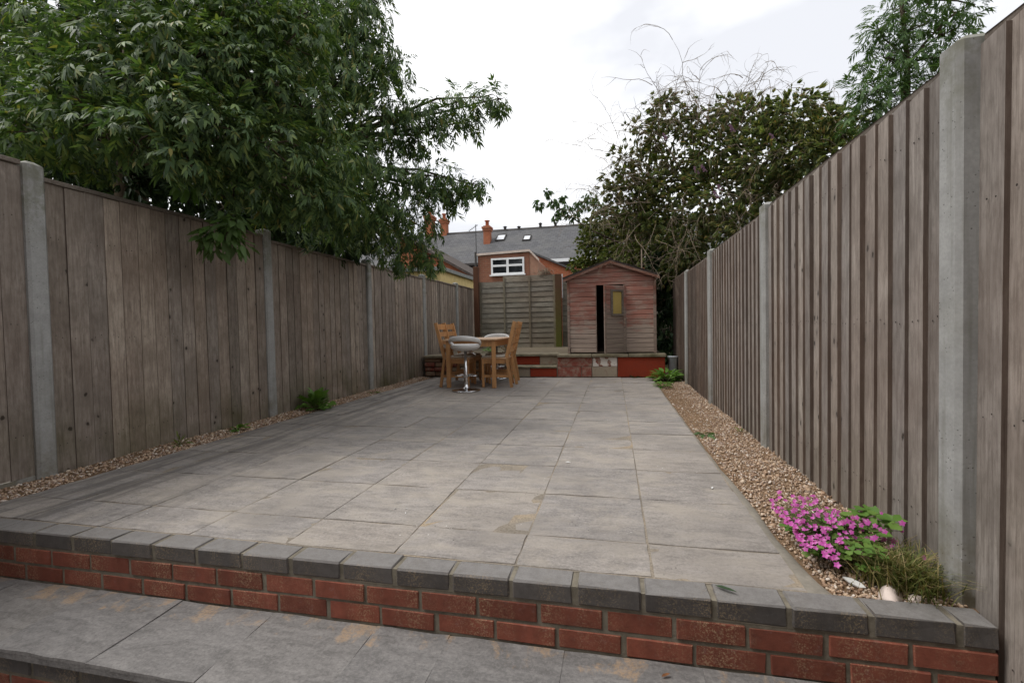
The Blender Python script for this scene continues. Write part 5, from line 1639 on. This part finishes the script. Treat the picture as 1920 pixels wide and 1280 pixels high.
# dark trees far behind the left fence
tree('dark_tree', 'tall dark dense tree filling the top left behind the leafy overhanging tree', (-8.2, 6.6, 0), [(-8.2, 6.6, -0.1), (-8.1, 6.5, 2.5), (-8.2, 6.7, 5.0), (-7.8, 6.8, 8.0)], 0.30,
     B_DARK, big_whorl, 480, 0.16, 'leaf_dark', per=3, inner=0.2)
# the overhanging tree
tree('overhanging_tree', 'large leafy green tree overhanging the left fence with drooping branches', (-6.5, 5.0, 0), [(-6.5, 5.0, -0.1), (-6.4, 5.0, 1.5), (-6.1, 4.8, 3.2), (-5.6, 4.6, 4.8), (-5.2, 4.6, 6.2)], 0.15,
     B_NEAR, elder, 2100, 0.108, 'leaf_elder', per=5, inner=0.3, down=0.18, flat=0.62)
tree('overhanging_tree', 'leafy tree left of the roofs with thin branches reaching out against the sky', (-5.6, 6.9, 0), [(-5.6, 6.9, -0.1), (-5.5, 6.8, 1.8), (-5.2, 6.5, 3.4), (-4.8, 6.2, 5.0), (-4.6, 6.0, 6.4)], 0.15,
     B_MID, elder_far, 1150, 0.155, 'leaf_elder', per=5, inner=0.2, down=0.55)
for x, y in ((-6.55, 4.35), (-5.95, 4.35)):
    pass

# hanging sprig in front of the fence: leaves one by one
sprig = tag(empty('hanging_sprig', (-3.15, 3.35, 1.70)), 'low leafy sprig hanging down in front of the left fence', 'branch')
mb = MB()
mb.tube(SPRIG_STEM, [0.010, 0.009, 0.008, 0.007, 0.006], 6)
mb.tube(SPRIG_STEM2, [0.008, 0.007, 0.005], 6)
wpart(mb, 'stem', 'bark', sprig, True)
lv, lt = leaflet(0.42, False, 0.16)
leaf_me = [mesh_np('leaf', lv * 0.105, lt), mesh_np('leaf', leaflet(0.38, False, 0.25)[0] * 0.12, lt)]
for m_ in leaf_me:
    m_.materials.append(M['leaf_elder'])
leaf_lime = mesh_np('leaf', lv * 0.10, lt)
leaf_lime.materials.append(M['leaf_spring'])
def put_leaf(par, me, p, d, upv, s=1.0, name='leaf'):
    d = Vector(d).normalized()
    side = Vector(upv).cross(d)
    side = side.normalized() if side.length > 1e-4 else Vector((1, 0, 0))
    nn = d.cross(side)
    o = link(name, me, None, par)
    p = Vector(p) - par.location
    o.matrix_local = Matrix(((d.x * s, side.x * s, nn.x * s, p.x), (d.y * s, side.y * s, nn.y * s, p.y), (d.z * s, side.z * s, nn.z * s, p.z), (0, 0, 0, 1)))
    return o
def sprig_cluster(c, rad, n_, mats):
    for k in range(n_):
        d = norm(rng.normal(size=3))
        d = np.array([d[0], d[1], d[2] * 0.75])
        p = np.array(c) + d * rad * rng.uniform(0.35, 1.0)
        dr = d * 0.9 + np.array([0, 0, -0.65]) + rng.normal(0, 0.3, 3)
        put_leaf(sprig, random.choice(mats), p, dr, (rng.normal(0, 0.4), rng.normal(0, 0.4), 1), rng.uniform(0.75, 1.2))
for c, r_, k, lime in SPRIG_CL:
    sprig_cluster(c, r_, k, [leaf_lime, leaf_lime] if lime else [leaf_lime, leaf_me[0], leaf_me[1]])

# bushes on the right
tree('buddleia_bush', 'large dark leafy bush behind the right fence, tangled with dead twigs', (2.3, 8.3, 0), [(2.3, 8.3, -0.1), (2.25, 8.3, 1.2), (2.2, 8.2, 2.2), (2.3, 8.1, 3.2)], 0.10,
     B_BUDD, budd, 1700, 0.095, 'leaf_budd', cat='bush', per=5, inner=0.2, down=0.25)
tree('yellow_green_shrub', 'yellow-green shrub rising behind the shed roof', (0.2, 12.2, 0), [(0.2, 12.2, -0.1), (0.2, 12.2, 1.2), (0.25, 12.2, 2.4)], 0.06,
     B_IVY, small_whorl, 900, 0.085, 'leaf_ivy', cat='bush', per=5, inner=0.2)
tree('dark_shrub', 'dark green shrub in the gap between shed and right fence', (1.25, 10.2, 0), [(1.25, 10.2, -0.1), (1.25, 10.2, 1.0), (1.2, 10.2, 2.0)], 0.05,
     B_LAUREL, big_whorl, 1300, 0.13, 'leaf_dark', cat='bush', per=4, inner=0.0)
tree('ash_tree', 'slender light green tree rising above the right fence at the top right', (ASH_TRUNK[0][0], ASH_TRUNK[0][1], 0), ASH_TRUNK, 0.045,
     B_ASH, ash, 1250, 0.165, 'leaf_ash', per=4, inner=0.2, down=0.1)
sp = tag(empty('leafy_branch', tuple(SP_PATH[0])), 'thin leafy branch reaching left over the slate roof beside the bush', 'branch')
mb = MB()
mb.tube(SP_PATH, [0.022, 0.018, 0.014, 0.010, 0.006], 5)
mb.tube(SP_PATH2, [0.012, 0.009, 0.006], 5)
twigs(mb, B_SP, 3, 0.005)
wpart(mb, 'stem', 'bark', sp, True)
P, O = crown_points(B_SP, 900, 0.15)
k = len(P)
V, T = scatter([whorl(4, 0.24, True, 0.3, 0.5), whorl(3, 0.26, True, 0.3, 0.6)], P, O * 0.4 + np.array([0, 0, -0.9]) + rng.normal(0, 0.3, (k, 3)), np.array([0, 0, 1.0]) + rng.normal(0, 0.5, (k, 3)), 0.115 * rng.uniform(0.7, 1.2, k))
o = link('leaves', mesh_np('leaves', V, T), 'leaf_ash', sp)
o.location = (-sp.location.x, -sp.location.y, -sp.location.z)
o['kind'] = 'stuff'

tree('pale_climber', 'sparse yellowish climber among the twigs at the left of the bush', (CL_BASE[0], CL_BASE[1], 0), [(CL_BASE[0], CL_BASE[1], -0.1), (CL_BASE[0], CL_BASE[1], 1.5), (CL_BASE[0], CL_BASE[1], 2.6)], 0.04,
     B_CLIMB, [whorl(6, 0.26, True, 0.3, 0.6), whorl(5, 0.28, True, 0.3, 0.7)], 420, 0.105, 'leaf_ivy', 'twig', cat='bush', per=8, inner=0.05, down=0.5)

# dead twigs: a tangle of pale arching stems
dead = tag(empty('dead_twigs', (2.1, 7.9, 0)), 'tangle of pale dead twigs arching over the bush on the right', 'twigs')
mb = MB()
def dead_stem(p, d, L_, r_, depth):
    p = Vector(p); d = Vector(d).normalized()
    pts, rs = [p.copy()], [r_]
    bend = Vector((rng.normal() * 0.10, rng.normal() * 0.10, rng.normal() * 0.05 - 0.13))
    seg = 7
    for k in range(seg):
        d = (d + bend * 0.8 + Vector(rng.normal(size=3)) * 0.16).normalized()
        p = p + d * (L_ / seg)
        pts.append(p.copy())
        rs.append(r_ * (1 - 0.80 * (k + 1) / seg))
        if depth and k > 0 and rng.uniform() < 0.75:
            dead_stem(p, d + Vector(rng.normal(size=3)) * 0.75, L_ * rng.uniform(0.28, 0.55), r_ * 0.55, depth - 1)
    mb.tube(pts, rs, 4, False)
for (a, b) in DEAD:
    a, b = Vector(a), Vector(b)
    dead_stem(a, (b - a) + Vector((0, 0, 0.15)), (b - a).length * rng.uniform(0.85, 1.1), 0.0078, 2)
for k in range(120):
    bx_ = (B_CLIMB + B_CLIMB + B_BUDD)[k % (2 * len(B_CLIMB) + len(B_BUDD))]
    st_ = Vector(bx_[:3]) + Vector((rng.normal() * 0.2, -0.25 + rng.normal() * 0.2, rng.normal() * 0.2))
    dead_stem(st_, (rng.normal() - 0.35, rng.normal() * 0.5 - 0.2, abs(rng.normal()) * 0.9), rng.uniform(0.35, 0.95), 0.0058, 1)
wpart(mb, 'stem', 'twig', dead, True)
# a few lilac flower spikes
for p in LILAC:
    mb = MB()
    r_ = random.Random(int(p[0] * 1000))
    for k in range(26):
        t = k / 26
        a = r_.uniform(0, 6.28); rr = 0.026 * (1 - 0.6 * t)
        c = (p[0] + rr * math.cos(a) - 0.05 * t, p[1] + rr * math.sin(a), p[2] + 0.11 * t)
        s_ = 0.012
        mb.poly([(c[0] - s_, c[1], c[2]), (c[0], c[1] - s_, c[2] + s_), (c[0] + s_, c[1], c[2]), (c[0], c[1] + s_, c[2] - s_ * 0.5)], [(0, 1, 2, 3)])
    b_ = bpy.data.objects.get('buddleia_bush')
    wpart(mb, 'flower_spike', 'lilac', b_)
# dried tuft on top of the back fence
tuft = tag(empty('dry_tuft', (-1.62, 11.3, 2.17)), 'dry grey tuft of creeper sitting on top of the lapped fence', 'plant')
mb = MB()
for k in range(150):
    a = Vector((-1.62 + rng.normal() * 0.10, 11.3 + rng.normal() * 0.03, 2.18 + abs(rng.normal()) * 0.05))
    d = Vector((rng.normal(), rng.normal() * 0.5, rng.normal() * 0.45)).normalized() * rng.uniform(0.05, 0.13)
    mb.tube([a, a + d * 0.5 + Vector((0, 0, 0.015)), a + d], [0.005, 0.004, 0.002], 3, False)
wpart(mb, 'stems', 'twig', tuft)

# ---- low plants
def rosette(name, label, loc, n_, length, width, me_mat, cat='weed', group=None, rise=0.5, petiole=0.4):
    root = tag(empty(name, loc), label, cat, group)
    lv_, lt_ = leaflet(width, False, 0.25)
    me = mesh_np('leaf', lv_ * length, lt_)
    me.materials.append(M[me_mat])
    mb = MB()
    for k in range(n_):
        a = 2.4 * k + rng.normal() * 0.3
        el = rise * rng.uniform(0.3, 1.5)
        d = Vector((math.cos(a) * math.cos(el), math.sin(a) * math.cos(el), math.sin(el)))
        b = root.location + d * length * petiole * rng.uniform(0.3, 1.3) + Vector((0, 0, 0.004))
        mb.tube([root.location, b], [0.0025, 0.002], 4, False)
        put_leaf(root, me, b, d + Vector((0, 0, -0.25)), (rng.normal() * 0.3, rng.normal() * 0.3, 1), rng.uniform(0.6, 1.15))
    wpart(mb, 'stems', 'stem', root)
    return root
rosette('leafy_weed', 'bushy bright green weed at the foot of the left fence', (-3.36, 4.72, -0.02), 60, 0.12, 0.85, 'leaf_weed', rise=0.9, petiole=1.2)
rosette('leafy_weed', 'small green weed in the left gravel, right of the bushy weed', (-3.38, 6.02, -0.02), 9, 0.09, 0.4, 'leaf_ivy', rise=0.5)
rosette('leafy_weed', 'low green weed in the left gravel, nearer than the bushy weed', (-3.42, 3.62, -0.01), 16, 0.085, 0.45, 'leaf_weed', rise=0.6)
rosette('leafy_weed', 'wispy green weed in the left gravel below the hanging sprig', (-3.44, 3.05, -0.01), 12, 0.08, 0.22, 'leaf_ivy', rise=0.9, petiole=0.8)
rosette('leafy_weed', 'large light green dandelion clump at the right end of the terrace', (0.83, 7.72, -0.02), 95, 0.17, 0.42, 'leaf_weed', rise=0.65, petiole=1.0)
rosette('leafy_weed', 'smaller light green dandelion in front of the large clump', (0.69, 7.02, -0.02), 34, 0.12, 0.42, 'leaf_weed', rise=0.5, petiole=0.7)
rosette('leafy_weed', 'dark little weed against the red terrace block', (0.34, 8.12, -0.01), 12, 0.09, 0.3, 'leaf_dark', rise=0.7)
rosette('leafy_weed', 'flat grey-green weed on the right gravel beside the patio edge', (0.73, 4.02, -0.02), 18, 0.10, 0.30, 'leaf_ash', rise=0.2)
rosette('leafy_weed', 'tiny green weed at the foot of the right fence', (1.03, 4.15, -0.02), 8, 0.07, 0.2, 'leaf_ivy', rise=0.6)
rosette('leafy_weed', 'green weed growing beside the grey plastic tub', (1.06, 8.15, -0.02), 14, 0.13, 0.4, 'leaf_dark', rise=0.9)
rosette('leafy_weed', 'mossy green weed at the foot of the terrace steps', (-1.72, 8.09, -0.01), 12, 0.08, 0.3, 'leaf_weed', rise=0.7)
rosette('potted_plant', 'reddish leafy plant on the terrace behind the table', (-2.06, 8.85, 0.40), 26, 0.12, 0.36, 'red_leaf', 'plant', None, 0.9, 1.0)
rosette('potted_plant', 'green leafy plant on the terrace behind the front stool', (-2.42, 8.9, 0.40), 22, 0.11, 0.40, 'leaf_weed', 'plant', None, 0.8, 0.8)

# ---- pink flower clump by the end of the step wall
fl = tag(empty('pink_flowers', (0.80, 1.98, -0.02)), 'clump of small bright pink flowers spilling over the right patio edge', 'flowers')
pv, pt = [], []
for k in range(5):
    a = 2 * math.pi * k / 5
    lv_, lt_ = leaflet(0.75, True, -0.18, 0.10)
    lv_ = lv_ * 0.0125
    x, y, z_ = lv_.T
    pt.append(lt_ + 4 * k)
    pv.append(np.stack([x * math.cos(a) - y * math.sin(a), x * math.sin(a) + y * math.cos(a), z_], 1))
fl_me = mesh_np('flower', np.concatenate(pv), np.concatenate(pt))
fl_me.materials.append(M['petal'])
mb = MB()
centre = Vector((0.83, 2.02, -0.02))
def flower_at(p, face):
    f = Vector(face).normalized()
    put_leaf(fl, fl_me, p, f.orthogonal(), f, rng.uniform(0.55, 1.1), 'flower')
    q = Vector(p)
    m_ = centre.lerp(q, 0.55) + Vector((0, 0, 0.05))
    mb.tube([centre + Vector((rng.normal() * 0.04, rng.normal() * 0.05, 0)), m_, q], [0.0016, 0.0013, 0.001], 3, False)
for k in range(200):
    # mounded on the patio side, trailing over the edge
    a = rng.uniform(0, 6.28); t = math.sqrt(rng.uniform(0.05, 1))
    x = 0.76 + 0.145 * t * math.cos(a); y = 2.02 + 0.25 * t * math.sin(a)
    if rng.uniform() < 0.3:
        x, y = 0.70 + rng.normal() * 0.05, 1.92 + rng.normal() * 0.07
    x = max(x, 0.668)
    z_ = 0.015 + 0.13 * math.sqrt(max(0, 1 - ((x - 0.80) / 0.20) ** 2)) * (1 - 0.5 * max(0, (1.93 - y) / 0.15)) * rng.uniform(0.75, 1.05)
    flower_at((x, y, max(0.012, z_)), (x - 0.86 + rng.normal() * 0.15, -0.35 + rng.normal() * 0.3, 0.55))
for p in ((0.955, 1.93, 0.185), (1.005, 1.90, 0.165), (1.005, 1.90, 0.135), (0.965, 1.885, 0.085), (1.028, 1.82, 0.08), (0.895, 1.90, 0.10), (0.90, 1.87, 0.115), (0.92, 1.85, 0.04), (0.93, 1.82, 0.0), (0.87, 1.95, 0.155), (0.88, 1.94, 0.16), (0.86, 1.93, 0.13), (0.855, 1.90, 0.10), (0.845, 1.9, 0.115)):
    flower_at(p, (-0.3 + rng.normal() * 0.3, -1, 0.4))
for k in range(26):
    flower_at((rng.uniform(0.86, 1.0), rng.uniform(1.86, 1.98), rng.uniform(0.03, 0.16)), (-0.3 + rng.normal() * 0.3, -1, 0.4))
wpart(mb, 'stems', 'stem', fl)
# trefoil leaves of the clump
tv, tt_ = [], []
for k in range(3):
    a = 2 * math.pi * k / 3
    q = np.array([(0, 0, 0), (0.5, 0.42, 0.06), (0.95, 0.34, 0.02), (0.86, 0, -0.05), (0.95, -0.34, 0.02), (0.5, -0.42, 0.06)])
    x, y, z_ = q.T
    tt_.append(np.array([(0, 2, 1), (0, 3, 2), (0, 4, 3), (0, 5, 4)]) + 6 * k)
    tv.append(np.stack([x * math.cos(a) - y * math.sin(a), x * math.sin(a) + y * math.cos(a), z_], 1))
tre = mesh_np('leaf', np.concatenate(tv) * 0.024, np.concatenate(tt_))
tre.materials.append(M['leaf_weed'])
for k in range(120):
    a = rng.uniform(0, 6.28); t = math.sqrt(rng.uniform(0, 1))
    x = 0.83 + 0.15 * t * math.cos(a); y = 2.0 + 0.22 * t * math.sin(a)
    z_ = 0.0 + 0.11 * math.sqrt(max(0, 1 - ((x - 0.83) / 0.2) ** 2)) * rng.uniform(0.3, 1.0)
    put_leaf(fl, tre, (x, y, z_), (rng.normal(), rng.normal(), 0.1), (rng.normal() * 0.3 - 0.15, rng.normal() * 0.3 - 0.4, 1), rng.uniform(0.8, 1.5))
for p in ((0.90, 2.0, 0.155), (0.93, 1.98, 0.15), (0.96, 1.97, 0.155), (0.92, 1.95, 0.12), (0.97, 1.95, 0.125), (0.865, 1.97, 0.13), (0.89, 1.93, 0.10), (0.95, 1.93, 0.115), (0.915, 1.88, 0.055), (0.83, 1.9, 0.09), (0.80, 1.95, 0.12), (0.985, 1.96, 0.14), (0.94, 2.0, 0.17), (0.99, 1.93, 0.16)):
    put_leaf(fl, tre, p, (rng.normal(), rng.normal(), 0.1), (rng.normal() * 0.2, -0.5, 0.9), rng.uniform(1.7, 2.3))

# ---- grass clump
def grass(name, label, c, spread, n_, hmin, hmax, lean):
    base = np.stack([c[0] + rng.normal(0, spread[0], n_), c[1] + rng.normal(0, spread[1], n_), np.full(n_, -0.035)], 1)
    az = rng.uniform(0, 6.28, n_)
    L_ = rng.uniform(hmin, hmax, n_)
    out = np.stack([np.cos(az), np.sin(az), np.zeros(n_)], 1) * rng.uniform(0.1, 0.75, n_)[:, None] + np.array(lean)
    w_ = 0.0016
    side = np.stack([-np.sin(az), np.cos(az), np.zeros(n_)], 1) * w_
    V, T = [], []
    lev = []
    for t in (0, 0.35, 0.7, 1.0):
        lev.append(base + out * (L_ * t ** 1.6)[:, None] + np.array([0, 0, 1]) * (L_ * (t - 0.42 * t * t))[:, None])
    V = np.stack([lev[0] - side, lev[0] + side, lev[1] - side, lev[1] + side, lev[2] - side * 0.7, lev[2] + side * 0.7, lev[3]], 1)
    tt = np.array([(0, 1, 3), (0, 3, 2), (2, 3, 5), (2, 5, 4), (4, 5, 6)])
    T = tt[None] + 7 * np.arange(n_)[:, None, None]
    o = link(name, mesh_np(name, V, T), 'grass')
    return tag(o, label, 'grass', None, 'stuff')
grass('grass', 'clump of dry green grass at the foot of the nearest right fence post', (0.965, 1.835), (0.055, 0.06), 1500, 0.08, 0.26, (-0.12, -0.18, 0))

# ---- loose bits
def rock(name, label, loc, s, m, seed, group=None):
    r_ = np.random.default_rng(seed)
    V = ICO_V.copy()
    # one subdivision for a knobbly shape
    vs_, idx, tris = [tuple(v) for v in V], {}, []
    def mid(a, b):
        k = (min(a, b), max(a, b))
        if k not in idx:
            q = (np.array(vs_[a]) + np.array(vs_[b])) / 2
            vs_.append(tuple(q / np.linalg.norm(q)))
            idx[k] = len(vs_) - 1
        return idx[k]
    for a, b, c in ICO_T:
        ab, bc, ca = mid(a, b), mid(b, c), mid(c, a)
        tris += [(a, ab, ca), (b, bc, ab), (c, ca, bc), (ab, bc, ca)]
    V = np.array(vs_) * (1 + r_.normal(0, 0.16, (len(vs_), 1)))
    V = V * np.array(s)
    o = link(name, mesh_np(name, V, np.array(tris)), m)
    o.location = loc
    o.rotation_euler = (0, 0, seed)
    return tag(o, label, 'stone', group)
rock('rubble_stone', 'larger pale pink rubble stone behind the coping by the grass', (0.880, 1.722, -0.012), (0.052, 0.030, 0.028), 'white_stone', 1, 'pale stones by the flowers')
rock('rubble_stone', 'smaller pale stone right of the larger one behind the coping', (0.945, 1.712, -0.014), (0.020, 0.016, 0.018), 'white_stone', 2, 'pale stones by the flowers')
mb = MB(); mb.prism([(-0.034, -0.004), (-0.012, -0.013), (0.020, -0.012), (0.034, 0.002), (0.016, 0.012), (-0.014, 0.010)], 0, 0.005, 'z')
o = mb.build('plastic_scrap', 'white_flake'); o.location = (0.80, 1.78, -0.008); o.rotation_euler = (R(14), R(12), R(-40))
tag(o, 'white scrap lying on the gravel in front of the pink flowers', 'scrap')
bits = [(0.045, 4.35), (-1.13, 2.10), (-1.05, 2.12), (-1.09, 2.05), (-1.02, 2.02), (0.50, 2.72)]
for k, (x, y) in enumerate([(-0.30, 3.02), (0.515, 2.66), (-1.02, 2.115), (-1.075, 2.10), (-1.00, 2.06)]):
    mb = MB()
    mb.poly([(-0.02, 0, 0.001), (-0.005, 0.007, 0.004), (0.018, 0.003, 0.001), (0.004, -0.006, 0.002)], [(0, 2, 1), (0, 3, 2)])
    mb.poly([(-0.018, 0, 0.0005), (-0.005, 0.006, 0.0005), (0.016, 0.003, 0.0005), (0.004, -0.005, 0.0005)], [(0, 1, 2), (0, 2, 3)])
    o = mb.build('white_petal', 'white_flake'); o.location = (x, y, 0.003); o.rotation_euler = (0, 0, k * 1.3); o.scale = (1, 1, 1) if k < 2 else (0.45, 0.45, 1)
    tag(o, ['white petal on the middle of the patio slabs', 'white petal near the right patio edge', 'tiny white fleck, rightmost of the three on the front slabs',
            'tiny white fleck, leftmost of the three on the front slabs', 'tiny white fleck, lowest of the three on the front slabs'][k], 'petal', 'white flecks on the patio')
put = [('green_leaf', 'single narrow green leaf lying on the coping bricks', (0.325, 1.655, 0.006), 'leaf_dark', 0.075, 0.22, -0.6),
       ('dry_leaf', 'curled brown leaf on the lower step, left of the other', (0.135, 1.50, TZ_TREAD + 0.006), 'dry_leaf', 0.032, 0.35, 0.5),
       ('dry_leaf', 'curled brown leaf on the lower step, right of the other', (0.375, 1.43, TZ_TREAD + 0.006), 'dry_leaf', 0.030, 0.3, 1.6)]
for nm, lab, loc, m, L_, w_, rz in put:
    lv_, lt_ = leaflet(w_, False, -0.15, 0.3)
    o = link(nm, mesh_np(nm, lv_ * L_, lt_), m); o.location = loc; o.rotation_euler = (0.1, 0.05, rz)
    tag(o, lab, 'leaf')
